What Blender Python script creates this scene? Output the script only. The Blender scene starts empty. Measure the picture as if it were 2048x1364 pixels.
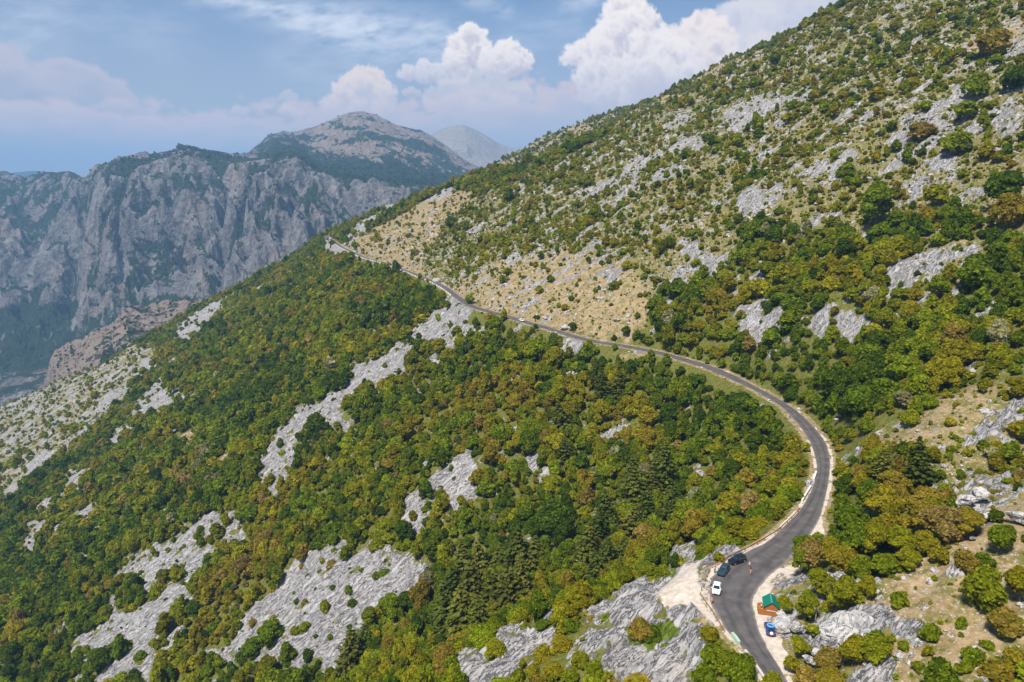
import bpy, bmesh, math, random
import numpy as np
from mathutils import Vector, Matrix, Euler

R = math.radians
scene = bpy.context.scene
COL = scene.collection
rng = np.random.default_rng(7)
random.seed(7)

# ------------------------------------------------------------------ camera
CAM_H, PITCH, FOCAL = 84.0, R(12.5), 1366.0          # metres, tilt down, focal length in photo pixels
cam_d = bpy.data.cameras.new('camera')
cam_d.sensor_width = 36.0
cam_d.lens = 36.0 * FOCAL / 2048.0
cam_d.clip_start, cam_d.clip_end = 1.0, 90000.0
cam = bpy.data.objects.new('camera', cam_d)
cam.location = (0, 0, CAM_H)
cam.rotation_euler = (R(90) - PITCH, 0, 0)
COL.objects.link(cam)
scene.camera = cam

# ------------------------------------------------------------------ sun, exposure
SUN_EL, SUN_AZ = R(58), R(217)                        # azimuth clockwise from +Y (the view direction)
SUN = Vector((math.sin(SUN_AZ) * math.cos(SUN_EL), math.cos(SUN_AZ) * math.cos(SUN_EL), math.sin(SUN_EL)))
sd = bpy.data.lights.new('sun', 'SUN')
sd.energy, sd.angle, sd.color = 4.7, R(10), (1.0, 0.945, 0.85)
so = bpy.data.objects.new('sun', sd)
so.rotation_euler = (-SUN).to_track_quat('-Z', 'Y').to_euler()
so.location = (0, 0, 500)
COL.objects.link(so)
scene.view_settings.view_transform = 'Standard'
scene.view_settings.look = 'None'
scene.view_settings.exposure = 0.58
scene.view_settings.gamma = 1.0
scene.cycles.max_bounces = 5
scene.cycles.diffuse_bounces = 2
scene.cycles.glossy_bounces = 2
scene.cycles.transmission_bounces = 2
scene.cycles.transparent_max_bounces = 12
scene.cycles.volume_bounces = 0
scene.cycles.use_denoising = True
scene.cycles.caustics_reflective = False
scene.cycles.caustics_refractive = False
try:
    scene.cycles.denoising_input_passes = 'RGB_ALBEDO_NORMAL'
    scene.cycles.denoising_prefilter = 'ACCURATE'
except Exception:
    pass

# ------------------------------------------------------------------ node helper
class NT:
    """short-hand for building node trees"""
    def __init__(self, tree):
        self.t = tree
        tree.nodes.clear()
    def n(self, kind, **kw):
        nd = self.t.nodes.new(kind)
        for k, v in kw.items():
            setattr(nd, k, v)
        return nd
    def put(self, sock, v):
        if hasattr(v, 'bl_rna') and isinstance(v, bpy.types.NodeSocket):
            self.t.links.new(v, sock)
        elif isinstance(v, bpy.types.Node):
            self.t.links.new(v.outputs[0], sock)
        else:
            if isinstance(v, tuple) and len(v) == 3 and sock.type == 'RGBA':
                v = v + (1.0,)
            sock.default_value = v
    def math(self, op, a, b=0.0, c=None, clamp=False):
        nd = self.n('ShaderNodeMath', operation=op, use_clamp=clamp)
        self.put(nd.inputs[0], a); self.put(nd.inputs[1], b)
        if c is not None: self.put(nd.inputs[2], c)
        return nd.outputs[0]
    def vmath(self, op, a, b=(0, 0, 0)):
        nd = self.n('ShaderNodeVectorMath', operation=op)
        self.put(nd.inputs[0], a); self.put(nd.inputs[1], b)
        return nd.outputs['Value'] if op in ('DOT_PRODUCT', 'LENGTH', 'DISTANCE') else nd.outputs[0]
    def mix(self, f, a, b, mode='MIX'):
        nd = self.n('ShaderNodeMix', data_type='RGBA', blend_type=mode)
        self.put(nd.inputs[0], f); self.put(nd.inputs[6], a); self.put(nd.inputs[7], b)
        return nd.outputs[2]
    def step(self, x, lo, hi, a=0.0, b=1.0):
        nd = self.n('ShaderNodeMapRange', interpolation_type='SMOOTHSTEP')
        self.put(nd.inputs[0], x); self.put(nd.inputs[1], lo); self.put(nd.inputs[2], hi)
        self.put(nd.inputs[3], a); self.put(nd.inputs[4], b)
        return nd.outputs[0]
    def noise(self, vec, scale, detail=4.0, rough=0.55, dist=0.0):
        nd = self.n('ShaderNodeTexNoise')
        self.put(nd.inputs['Vector'], vec)
        nd.inputs['Scale'].default_value = scale
        nd.inputs['Detail'].default_value = detail
        nd.inputs['Roughness'].default_value = rough
        nd.inputs['Distortion'].default_value = dist
        return nd.outputs[0]
    def mapping(self, vec, rot=(0, 0, 0), scale=(1, 1, 1), loc=(0, 0, 0), typ='POINT'):
        nd = self.n('ShaderNodeMapping', vector_type=typ)
        self.put(nd.inputs[0], vec)
        nd.inputs['Location'].default_value = loc
        nd.inputs['Rotation'].default_value = rot
        nd.inputs['Scale'].default_value = scale
        return nd.outputs[0]
    def attr(self, name, typ='GEOMETRY', out='Fac'):
        nd = self.n('ShaderNodeAttribute', attribute_name=name, attribute_type=typ)
        return nd.outputs[out]
    def pos(self):
        return self.n('ShaderNodeNewGeometry').outputs['Position']
    def ramp(self, x, stops):
        nd = self.n('ShaderNodeValToRGB')
        self.put(nd.inputs[0], x)
        e = nd.color_ramp.elements
        while len(e) > 1: e.remove(e[-1])
        e[0].position, e[0].color = stops[0][0], tuple(stops[0][1]) + (1,)
        for p, c in stops[1:]:
            k = e.new(p); k.color = tuple(c) + (1,)
        return nd.outputs[0]
    def bump(self, h, strength, dist):
        nd = self.n('ShaderNodeBump')
        self.put(nd.inputs['Strength'], strength)
        nd.inputs['Distance'].default_value = dist
        self.put(nd.inputs['Height'], h)
        return nd.outputs[0]
    def principled(self, col, rough=0.9, normal=None, **kw):
        nd = self.n('ShaderNodeBsdfPrincipled')
        self.put(nd.inputs['Base Color'], col)
        self.put(nd.inputs['Roughness'], rough)
        nd.inputs['Specular IOR Level'].default_value = kw.pop('spec', 0.25)
        for k, v in kw.items():
            self.put(nd.inputs[k.replace('_', ' ')], v)
        if normal is not None: self.put(nd.inputs['Normal'], normal)
        return nd.outputs[0]
    def out(self, surf):
        o = self.n('ShaderNodeOutputMaterial')
        self.t.links.new(surf, o.inputs['Surface'])

def new_mat(name):
    m = bpy.data.materials.new(name)
    m.use_nodes = True
    return m, NT(m.node_tree)

def noisy_mat(name, col, rough=0.6, var=0.15, scale=3.0, spec=0.3, metallic=0.0, bump=0.0, coat=0.0):
    """plain painted / natural material with a little uneven tone"""
    m, t = new_mat(name)
    tc = t.n('ShaderNodeTexCoord').outputs['Object']
    n = t.noise(tc, scale, 4)
    f = t.math('MULTIPLY_ADD', n, 2 * var, 1 - var)
    c = t.vmath('MULTIPLY', tuple(col), t.n('ShaderNodeCombineXYZ'))
    cx = c.node.inputs[1].links[0].from_node
    for i in range(3): t.put(cx.inputs[i], f)
    nrm = t.bump(n, bump, 0.05) if bump else None
    t.out(t.principled(c, rough, nrm, spec=spec, Metallic=metallic, Coat_Weight=coat))
    return m

# ------------------------------------------------------------------ noise in numpy
_perm = np.random.default_rng(11).permutation(4096)
_ang = np.random.default_rng(12).random(4096) * 2 * np.pi
_gx, _gy = np.cos(_ang), np.sin(_ang)
def perlin(x, y, seed=0):
    xi, yi = np.floor(x).astype(np.int64), np.floor(y).astype(np.int64)
    fx, fy = x - xi, y - yi
    def g(ix, iy, dx, dy):
        h = _perm[(_perm[(ix + seed * 17) & 4095] + iy + seed * 131) & 4095]
        return _gx[h] * dx + _gy[h] * dy
    u, v = fx * fx * fx * (fx * (fx * 6 - 15) + 10), fy * fy * fy * (fy * (fy * 6 - 15) + 10)
    a = g(xi, yi, fx, fy); b = g(xi + 1, yi, fx - 1, fy)
    c = g(xi, yi + 1, fx, fy - 1); e = g(xi + 1, yi + 1, fx - 1, fy - 1)
    return (a * (1 - u) + b * u) * (1 - v) + (c * (1 - u) + e * u) * v
def fbm(x, y, oct=4, seed=0, gain=0.5, lac=2.03):
    s, a = np.zeros_like(x), 1.0
    for k in range(oct):
        s = s + a * perlin(x, y, seed + k); a *= gain; x = x * lac; y = y * lac
    return s
def ridged(x, y, oct=4, seed=0, gain=0.5, lac=2.03):
    s, a = np.zeros_like(x), 1.0
    for k in range(oct):
        s = s + a * (1 - np.abs(perlin(x, y, seed + k)) * 2.2); a *= gain; x = x * lac; y = y * lac
    return s
def perlin3(p, seed):
    return (perlin(p[:, 0] + p[:, 2] * .37, p[:, 1] + p[:, 2] * .61, seed) + perlin(p[:, 1] + 9.1 + p[:, 0] * .3, p[:, 2] + 3.7 + p[:, 0] * .2, seed + 1) + perlin(p[:, 2] + 5.3, p[:, 0] + 1.9 + p[:, 1] * .25, seed + 2)) / 1.6
def sstep(x, a, b):
    k = np.clip((x - a) / (b - a), 0, 1)
    return k * k * (3 - 2 * k)

# ------------------------------------------------------------------ measuring: a photo pixel to a ray from the camera, a point to a pixel
SP, CP = math.sin(PITCH), math.cos(PITCH)
def ray(u, v):
    a = (np.asarray(u, float) - 1024) / FOCAL; b = (682 - np.asarray(v, float)) / FOCAL
    return np.stack([a, CP + b * SP, -SP + b * CP], -1)
def project(p):
    x, y, z = p[..., 0], p[..., 1], p[..., 2] - CAM_H
    dep = y * CP - z * SP
    up = y * SP + z * CP
    return 1024 + FOCAL * x / np.maximum(dep, 1e-3), 682 - FOCAL * up / np.maximum(dep, 1e-3), dep
def at_height(u, v, z):
    d = ray(u, v)
    k = (z - CAM_H) / d[..., 2]
    return np.stack([d[..., 0] * k, d[..., 1] * k, np.broadcast_to(z, k.shape)], -1)

# ------------------------------------------------------------------ world: Nishita sky, and clouds worked out as a scattering volume per direction
AZ0, AZ1, EL0, EL1, SKY_RES = R(-52), R(52), R(-4), R(40), R(0.075)
def build_cloud_map():
    """radiance and cover of the clouds over a patch of directions: metaball towers eroded by 3-D noise, marched with light from the sun"""
    na, ne = int((AZ1 - AZ0) / SKY_RES), int((EL1 - EL0) / SKY_RES)
    img = np.zeros((ne, na, 4)); g = np.random.default_rng(5)
    A, E = np.meshgrid(AZ0 + (np.arange(na) + .5) * SKY_RES, EL0 + (np.arange(ne) + .5) * SKY_RES)
    def over(sl, col, al):
        """lay colour col with cover al over what is there"""
        dst = img[sl]
        a = al + dst[..., 3] * (1 - al)
        dst[..., :3] = (col * al[..., None] + dst[..., :3] * (dst[..., 3] * (1 - al))[..., None]) / np.maximum(a, 1e-6)[..., None]
        dst[..., 3] = a
    def ae(u, v):
        d = ray(u, v); return np.arctan2(d[..., 0], d[..., 1]), np.arctan2(d[..., 2], np.hypot(d[..., 0], d[..., 1]))
    deg = lambda x: np.degrees(x)
    full = (slice(None), slice(None))
    Ad, Ed = deg(A), deg(E)
    # cirrus: long combed streaks, each along its own line
    wsp = fbm(Ad * .35 + Ed * .5, Ed * 1.3 - Ad * .25, 5, 611) ; wsp2 = fbm(Ad * .9 + Ed * 1.1, Ed * 4.0 - Ad * 1.3, 5, 617)
    def streak(pts, wid, op, col=(.60, .63, .70)):
        P = np.array([[deg(q) for q in ae(u, v)] for u, v in pts])
        best = np.full(A.shape, 99.0)
        for a, b in zip(P[:-1], P[1:]):
            e = b - a; k = np.clip(((Ad - a[0]) * e[0] + (Ed - a[1]) * e[1]) / (e @ e), 0, 1)
            best = np.minimum(best, np.hypot(Ad - a[0] - e[0] * k, Ed - a[1] - e[1] * k))
        al = np.exp(-(best / wid) ** 2) * np.clip(.62 + .7 * wsp + .28 * wsp2, 0, 1) * op
        over(full, np.array(col), np.clip(al, 0, 1))
    streak([(380, -30), (520, 12), (640, 48), (740, 58)], 1.1, .75)
    streak([(600, 30), (740, 55), (840, 62), (900, 80)], 1.5, .62)
    streak([(700, 90), (800, 100), (960, 110)], 1.3, .35)
    streak([(930, -6), (985, 12), (1010, 20)], .6, .5)
    streak([(1130, 8), (1175, 2), (1230, -6)], .5, .55)
    streak([(1020, 90), (1090, 60), (1150, 50)], 1.6, .25)
    streak([(80, 10), (240, 45), (330, 70)], 1.8, .22)
    streak([(560, 120), (660, 150), (760, 165)], 1.4, .25)
    streak([(-200, 20), (-60, 60), (60, 60)], 2.0, .3)
    # soft lilac bank with a firm upper edge, high on the left
    def bank(top, low_v, op, col_top, col_low, seed, soft=.5, fade=6.0):
        T = np.array([[deg(q) for q in ae(u, v)] for u, v in top])
        ed = np.interp(Ad, T[:, 0], T[:, 1], left=T[0, 1], right=-30)
        nz = fbm(Ad * .35, Ed * .7, 5, seed) * 1.7 + fbm(Ad * 1.3, Ed * 1.9, 4, seed + 9) * .45
        depth = ed + nz - Ed
        al = sstep(depth, -.1, soft) * op
        k = sstep(depth, 0.0, fade)
        lowE = deg(ae(0, low_v)[1])
        al = al * sstep(Ed, lowE - 4.5, lowE + 1.0) * (1 - .35 * k)
        col = np.array(col_top) * (1 - k)[..., None] + np.array(col_low) * k[..., None]
        over(full, col, np.clip(al, 0, 1))
    bank([(-900, 70), (-100, 80), (20, 84), (70, 96), (130, 108), (190, 120), (225, 138), (255, 158), (275, 185), (330, 230), (520, 330)], 262, .88, (.50, .44, .48), (.33, .33, .40), 631, .9, 5.0)
    bank([(180, 205), (230, 200), (290, 214), (340, 226), (400, 240), (440, 262)], 238, .45, (.62, .47, .47), (.50, .42, .46), 641, .8, 2.0)
    bank([(540, 215), (600, 196), (680, 200), (800, 196), (900, 180), (1000, 172), (1100, 160), (1200, 150), (1330, 130), (1420, 110), (1500, 75), (1620, 40)], 250, .85, (.66, .51, .50), (.50, .455, .51), 651, 1.2, 4.0)
    # cumulus
    sun = np.array([SUN.x, SUN.z, SUN.y])                   # right, up, away from the viewer
    def cumulus(blobs, low_v, soft_v, op=1.0, seed=0, warm=0.0, nscale=1.0, grey=1.0, erode=1.0):
        B = []
        for u, v, r_ in blobs:
            a, e = ae(u, v); rr = deg(r_ / FOCAL)
            B.append((deg(a), deg(e), g.normal() * rr * .35, rr))
            for k in range(5):
                th = g.uniform(-.3, 3.44)
                B.append((deg(a) + math.cos(th) * rr * .85, deg(e) + math.sin(th) * rr * .8, g.normal() * rr * .4 - rr * .25, rr * g.uniform(.25, .48)))
        B = np.array(B)
        a0, a1 = B[:, 0].min() - B[:, 3].max() * 1.6, B[:, 0].max() + B[:, 3].max() * 1.6
        e0, e1 = B[:, 1].min() - B[:, 3].max() * 1.5, B[:, 1].max() + B[:, 3].max() * 1.6
        ia = slice(max(0, int((R(a0) - AZ0) / SKY_RES)), min(na, int((R(a1) - AZ0) / SKY_RES))); ie = slice(max(0, int((R(e0) - EL0) / SKY_RES)), min(ne, int((R(e1) - EL0) / SKY_RES)))
        if ia.stop <= ia.start or ie.stop <= ie.start: return
        X, Y = Ad[ie, ia].ravel(), Ed[ie, ia].ravel()
        rm = B[:, 3].max()
        mean_r = float(np.median([deg(b[2] / FOCAL) for b in blobs]))
        f0 = 1.0 / (mean_r * 1.1 * nscale)
        lowE, softE = deg(ae(1000, low_v)[1]), deg(ae(1000, soft_v)[1])
        def field(x, y, z, oct_):
            s = np.full(x.shape, -9.0)
            for bx, by, bz, br in B:
                d = 1 - np.sqrt((x - bx) ** 2 + ((y - by) * 1.05) ** 2 + (z - bz) ** 2) / br
                s = np.maximum(s, d * br / mean_r)
            n, am, f = 0.0, .40 * erode, f0
            for k in range(oct_):
                q = np.stack([x * f, y * f, z * f], 1)
                n = n + am * (np.abs(perlin3(q, 660 + seed * 13 + k * 3)) * 2.4 - .55); am *= .56; f *= 2.13
            return s - n
        zs = np.linspace(-rm * 1.3, rm * 1.1, 18); dz = zs[1] - zs[0]
        # only directions that can meet the cloud at all
        s2 = np.full(X.shape, -9.0)
        for bx, by, bz, br in B: s2 = np.maximum(s2, (1 - np.hypot(X - bx, (Y - by) * 1.05) / br) * br / mean_r)
        idx = np.flatnonzero(s2 > -.45)
        x, y = X[idx], Y[idx]
        Tr = np.ones(x.shape); C = np.zeros(x.shape); H = np.zeros(x.shape)
        base = sstep(y, lowE, softE)
        for z in zs:
            act = np.flatnonzero(Tr > .03)
            if not len(act): break
            xx, yy = x[act], y[act]; zz = np.full(xx.shape, z)
            f = field(xx, yy, zz, 5)
            de = sstep(f, -.02, .30) * base[act]
            on = np.flatnonzero(de > .01)
            if not len(on): continue
            ai = act[on]
            tau = np.zeros(len(on))
            for st in (.22, .6, 1.2):
                h_ = st * mean_r
                tau += sstep(field(xx[on] + sun[0] * h_, yy[on] + sun[1] * h_, zz[on] + sun[2] * h_, 2 if st > .3 else 4), -.05, .45) * (.7 if st < .3 else .9)
            a = 1 - np.exp(-de[on] * dz / mean_r * 9.0)
            L = np.exp(-tau * 1.35) * .78 + .22 * np.exp(-tau * .25)
            C[ai] += Tr[ai] * a * L; H[ai] += Tr[ai] * a
            Tr[ai] *= 1 - a
        al = np.zeros(X.shape); al[idx] = np.clip(1 - Tr, 0, 1) * op
        lit = np.zeros(X.shape); lit[idx] = C / np.maximum(H, 1e-4)
        lit = np.clip(lit, 0, 1)[:, None]
        bright, dark = np.array((.80, .73 - .06 * warm, .69 - .10 * warm)), np.array((.43, .395, .455)) * grey
        col = dark + (bright - dark) * lit ** 1.1
        # the far foot of each cloud takes on the haze
        k = (sstep(Y, softE + 1.2, lowE) * .6)[:, None]
        col = col * (1 - k) + np.array((.50, .45, .51)) * k
        sh = A[ie, ia].shape
        over((ie, ia), col.reshape(sh + (3,)), al.reshape(sh))
    cumulus([(815, 146, 14), (850, 148, 20), (885, 152, 20), (918, 156, 16)], 176, 150, .75, 12, .2, 1, .95)
    cumulus([(1475, 66, 46), (1530, 50, 50), (1590, 25, 60), (1650, -10, 66), (1500, 110, 66), (1580, 85, 70), (1450, 130, 50)], 260, 60, .68, 3, .3, 1.3, 1.12)
    cumulus([(1352, 76, 20), (1392, 72, 32), (1424, 80, 30), (1372, 112, 38), (1420, 120, 40), (1366, 150, 44), (1430, 165, 46), (1390, 185, 44)], 238, 130, .97, 2, .7)
    cumulus([(1253, -34, 20), (1251, 2, 26), (1243, 34, 30), (1266, 44, 32), (1228, 72, 36), (1288, 80, 40), (1200, 96, 30), (1250, 100, 54), (1166, 112, 24), (1138, 114, 14), (1304, 112, 42), (1280, 140, 56), (1212, 136, 40), (1330, 140, 46), (1300, 176, 60), (1228, 172, 54), (1180, 150, 26)], 246, 120, 1.0, 1, .2)
    cumulus([(905, 188, 24), (945, 184, 32), (990, 188, 34), (1030, 192, 26), (870, 200, 20), (960, 205, 36)], 240, 178, .5, 11, 1.0, 1.2, 1.15)
    cumulus([(935, 94, 32), (914, 116, 24), (950, 86, 22), (922, 136, 18), (960, 106, 22), (903, 124, 12)], 176, 130, 1.0, 4, .15)
    cumulus([(1022, 96, 13), (1000, 114, 22), (1038, 116, 17), (983, 126, 24), (1016, 126, 28), (1046, 126, 17)], 163, 132, 1.0, 5, .2, 1, .95)
    cumulus([(728, 158, 22), (714, 174, 24), (746, 166, 20), (700, 190, 26), (756, 184, 24), (730, 196, 38), (682, 204, 18), (770, 202, 18), (700, 220, 28), (750, 220, 30), (655, 214, 12)], 246, 196, .86, 6, 1.3, 1, 1.1)
    cumulus([(476, 222, 9), (488, 226, 8), (466, 228, 6)], 240, 226, .65, 7, 1.2)
    cumulus([(575, 192, 10), (566, 199, 8), (588, 198, 7)], 212, 196, .5, 8, 1.2)
    cumulus([(570, 222, 10), (585, 227, 10), (600, 230, 7)], 242, 226, .5, 9, 1.2)
    cumulus([(822, 182, 7), (811, 186, 6), (834, 186, 6)], 196, 186, .6, 10, 1.2)
    im = bpy.data.images.new('cloud_map', na, ne, alpha=True, float_buffer=True)
    im.colorspace_settings.name = 'Non-Color'
    im.alpha_mode = 'CHANNEL_PACKED'
    im.pixels.foreach_set(np.ascontiguousarray(img, np.float32).ravel())
    im.update(); im.pack()
    return im
w = bpy.data.worlds.new('World'); scene.world = w
w.use_nodes = True
t = NT(w.node_tree)
sky = t.n('ShaderNodeTexSky', sky_type='NISHITA')
sky.sun_disc = False
sky.sun_elevation, sky.sun_rotation = SUN_EL, SUN_AZ
sky.altitude, sky.air_density, sky.dust_density, sky.ozone_density = 900, 1.0, 1.0, 1.6
d = t.vmath('NORMALIZE', t.n('ShaderNodeTexCoord').outputs['Generated'])
sep = t.n('ShaderNodeSeparateXYZ'); t.put(sep.inputs[0], d)
el = t.math('ARCSINE', sep.outputs[2]); az = t.math('ARCTAN2', sep.outputs[0], sep.outputs[1])
uv = t.n('ShaderNodeCombineXYZ')
t.put(uv.inputs[0], t.math('DIVIDE', t.math('SUBTRACT', az, AZ0), AZ1 - AZ0)); t.put(uv.inputs[1], t.math('DIVIDE', t.math('SUBTRACT', el, EL0), EL1 - EL0))
ti = t.n('ShaderNodeTexImage', extension='CLIP', interpolation='Cubic'); ti.image = build_cloud_map(); t.put(ti.inputs[0], uv)
skyc = t.vmath('SCALE', t.vmath('MULTIPLY', sky.outputs[0], (.84, .95, 1.06))); t.put(skyc.node.inputs['Scale'], 0.077)
c1 = t.mix(t.math('MULTIPLY', t.step(el, 0.30, -0.02), 0.85), skyc, (0.40, 0.365, 0.385))
c1 = t.mix(ti.outputs[1], c1, ti.outputs[0])
bg = t.n('ShaderNodeBackground'); t.put(bg.inputs[0], c1); bg.inputs[1].default_value = 1.0
wo = t.n('ShaderNodeOutputWorld'); t.t.links.new(bg.outputs[0], wo.inputs[0])

# ------------------------------------------------------------------ the road: left and right edge and its height
PAIRS = [(1620, 1560, 1660, 1540), (1572, 1450, 1617, 1445), (1533, 1364, 1575, 1362), (1487, 1300, 1541, 1305), (1453, 1260, 1519, 1262), (1436, 1231, 1511, 1230),
         (1422, 1207, 1505, 1206), (1419, 1184, 1511, 1186), (1420, 1158, 1533, 1157), (1434, 1145, 1550, 1141),
         (1456, 1122, 1572, 1126), (1482, 1109, 1592, 1103), (1507, 1096, 1607, 1085), (1534, 1083, 1622, 1066), (1575, 1045, 1640, 1034),
         (1603, 1015, 1648, 1005), (1624, 976, 1655, 975), (1632, 948, 1659, 947), (1632, 921, 1660, 919), (1622, 889, 1652, 887),
         (1608, 864, 1635, 862), (1586, 837, 1612, 837), (1560, 811, 1585, 815), (1529, 792, 1553, 795), (1490, 771, 1510, 772)]
FARC = [(1455, 750), (1420, 735.5), (1384, 724), (1320, 706), (1250, 692), (1170, 678.5), (1098, 657), (1064, 647.5), (1015, 633), (966, 619.4),
        (942, 611), (917.4, 596), (893, 578), (868.5, 564.5), (844, 554.7), (807.5, 540), (771, 526.7), (734, 517), (705, 504.7), (680.6, 492.5), (660, 478)]
Lp, Rp = [], []
for a, b, c, e in PAIRS:
    Lp.append(at_height(a, b, 0.0)); Rp.append(at_height(c, e, 0.0))
fc = []
for k, (a, b) in enumerate(FARC):
    fc.append(at_height(a, b, 0.3 * k))
fc = np.array(fc)
fc = np.vstack([fc, fc[-1] + (fc[-1] - fc[-2]) * [0.55, 0.55, 0]])
for k in range(len(fc)):
    tn = fc[min(k + 1, len(fc) - 1)] - fc[max(k - 1, 0)]
    nn = np.array([-tn[1], tn[0], 0]) / np.hypot(tn[0], tn[1])
    Lp.append(fc[k] + nn * 2.9); Rp.append(fc[k] - nn * 2.9)
Lp, Rp = np.array(Lp), np.array(Rp)
def resample(P, ts):
    """Catmull-Rom through P at parameters ts (0 .. len-1)"""
    n = len(P); i = np.clip(np.floor(ts).astype(int), 0, n - 2); f = (ts - i)[:, None]
    g = lambda k: P[np.clip(k, 0, n - 1)]
    p0, p1, p2, p3 = g(i - 1), g(i), g(i + 1), g(i + 2)
    return 0.5 * (2 * p1 + (p2 - p0) * f + (2 * p0 - 5 * p1 + 4 * p2 - p3) * f ** 2 + (3 * p1 - p0 - 3 * p2 + p3) * f ** 3)
_ts = np.linspace(0, len(Lp) - 1, (len(Lp) - 1) * 5 + 1)
ROAD_L, ROAD_R = resample(Lp, _ts), resample(Rp, _ts)
ROAD_C = (ROAD_L + ROAD_R) / 2
def _line_dist(p, L):
    a, b = L[:-1, :2], L[1:, :2]; e = b - a; w_ = p[:2] - a
    k = np.clip((w_ * e).sum(1) / ((e * e).sum(1) + 1e-9), 0, 1)
    return np.hypot(*(w_ - e * k[:, None]).T).min()
ROAD_HW = np.array([min(_line_dist(c, ROAD_L), _line_dist(c, ROAD_R)) for c in ROAD_C])

# ------------------------------------------------------------------ the hillside: a 30 degree slope, a spur under the lay-by, a gully, crests
def uphill(x, y):
    return 0.91 * x + 0.41 * (y - 430), -0.41 * x + 0.91 * (y - 430)
_tcq = [-3000, -800, -350, -200, -60, 0, 30, 100, 150, 200, 250, 330, 500, 900, 3000]
_tct = [1700, 1500, 960, 940, 840, 870, 880, 730, 580, 400, 320, 250, 205, 180, 150]
def slope_plane(x, y):
    q, t_ = uphill(x, y)
    s = t_ - np.interp(q, _tcq, _tct)
    sp = np.maximum(s, 0)
    left = 0.85 * (np.sqrt(s * s + 35 ** 2) + s) / 2
    right = np.interp(s, [-5000, 0, 150, 340, 656, 1039, 1400, 2000, 4000], [0, 0, 36, 70, 128, 150, 330, 700, 1500]) + 42 * np.exp(-((s - 150) / 85) ** 2)
    wq = sstep(q, 20, 120)
    z = 0.577 * q - left * (1 - wq) - right * wq
    # very high and very low ground flattens out
    z = np.where(q > 520, 0.577 * 520 + (q - 520) * 0.577 * np.exp(-np.maximum(q - 520, 0) / 900) - (0.577 * q - z), z)
    return z
CTRL = [(39, 129, 0), (23.7, 140, -9.8), (-17.6, 135, -25.5), (-19.5, 150, -37.6), (35, 110, -5), (0, 120, -20), (-60, 165, -75), (-45, 130, -52), (-120, 200, -125),
        (10, 100, -16), (53, 125, .5), (87, 141, 10), (96, 118, 22), (88, 105, 15), (76, 88, 11), (55, 97, 4), (62, 112, 3.5), (135, 172, 29), (110, 190, 11), (118, 150, 21),
        (70, 160, 1), (60, 150, 0.5), (78, 158, 2.5), (50, 290, -30), (70, 250, -27), (0, 255, -60), (30, 220, -46), (-4, 212, -56), (-60, 230, -88), (60, 190, -26), (40, 175, -28), (20, 180, -40),
        (150, 340, 46), (200, 360, 80), (130, 260, 16), (150, 230, 34), (140, 300, 34)]
ctrl = np.array(CTRL, float)
ctrl = np.vstack([ctrl, ROAD_C[::4]])
_res = ctrl[:, 2] - slope_plane(ctrl[:, 0], ctrl[:, 1])
def _kern(dx, dy, L=62.0):
    r = np.sqrt(dx * dx + dy * dy) / L * 1.732
    return (1 + r) * np.exp(-r)
_K = _kern(ctrl[:, None, 0] - ctrl[None, :, 0], ctrl[:, None, 1] - ctrl[None, :, 1]) + np.eye(len(ctrl)) * 0.02
_wt = np.linalg.solve(_K, _res)
def chunked(f, x, y, n=40000):
    x = np.asarray(x, float); y = np.asarray(y, float)
    sh = x.shape; x = x.ravel(); y = y.ravel()
    o = np.empty_like(x)
    for i in range(0, len(x), n): o[i:i + n] = f(x[i:i + n], y[i:i + n])
    return o.reshape(sh)
def h_smooth(x, y):
    def f(x, y):
        z = slope_plane(x, y)
        near = (np.abs(x + 100) < 700) & (y > -150) & (y < 1600)
        if near.any():
            xn, yn = x[near], y[near]
            z[near] += (_kern(xn[:, None] - ctrl[None, :, 0], yn[:, None] - ctrl[None, :, 1]) * _wt).sum(1)
        return z
    return chunked(f, x, y)
def poly_sdf(x, y, poly):
    """signed distance to a closed polygon in plan, negative inside"""
    poly = np.asarray(poly)[:, :2]
    d2 = np.full(x.shape, 1e18); inside = np.zeros(x.shape, bool)
    n = len(poly)
    for i in range(n):
        ax, ay = poly[i]; bx, by = poly[(i + 1) % n]
        ex, ey = bx - ax, by - ay
        wx, wy = x - ax, y - ay
        k = np.clip((wx * ex + wy * ey) / (ex * ex + ey * ey + 1e-9), 0, 1)
        d2 = np.minimum(d2, (wx - ex * k) ** 2 + (wy - ey * k) ** 2)
        c = ((ay > y) != (by > y))
        if abs(by - ay) > 1e-9:
            c &= x < (bx - ax) * (y - ay) / (by - ay) + ax
        inside ^= c
    d = np.sqrt(d2)
    return np.where(inside, -d, d)
def poly_field(x, y, poly, margin):
    """poly_sdf only near the polygon, +margin elsewhere"""
    poly = np.asarray(poly)[:, :2]
    lo, hi = poly.min(0) - margin, poly.max(0) + margin
    m = (x > lo[0]) & (x < hi[0]) & (y > lo[1]) & (y < hi[1])
    o = np.full(x.shape, float(margin))
    if m.any(): o[m] = np.minimum(poly_sdf(x[m], y[m], poly), margin)
    return o
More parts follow.
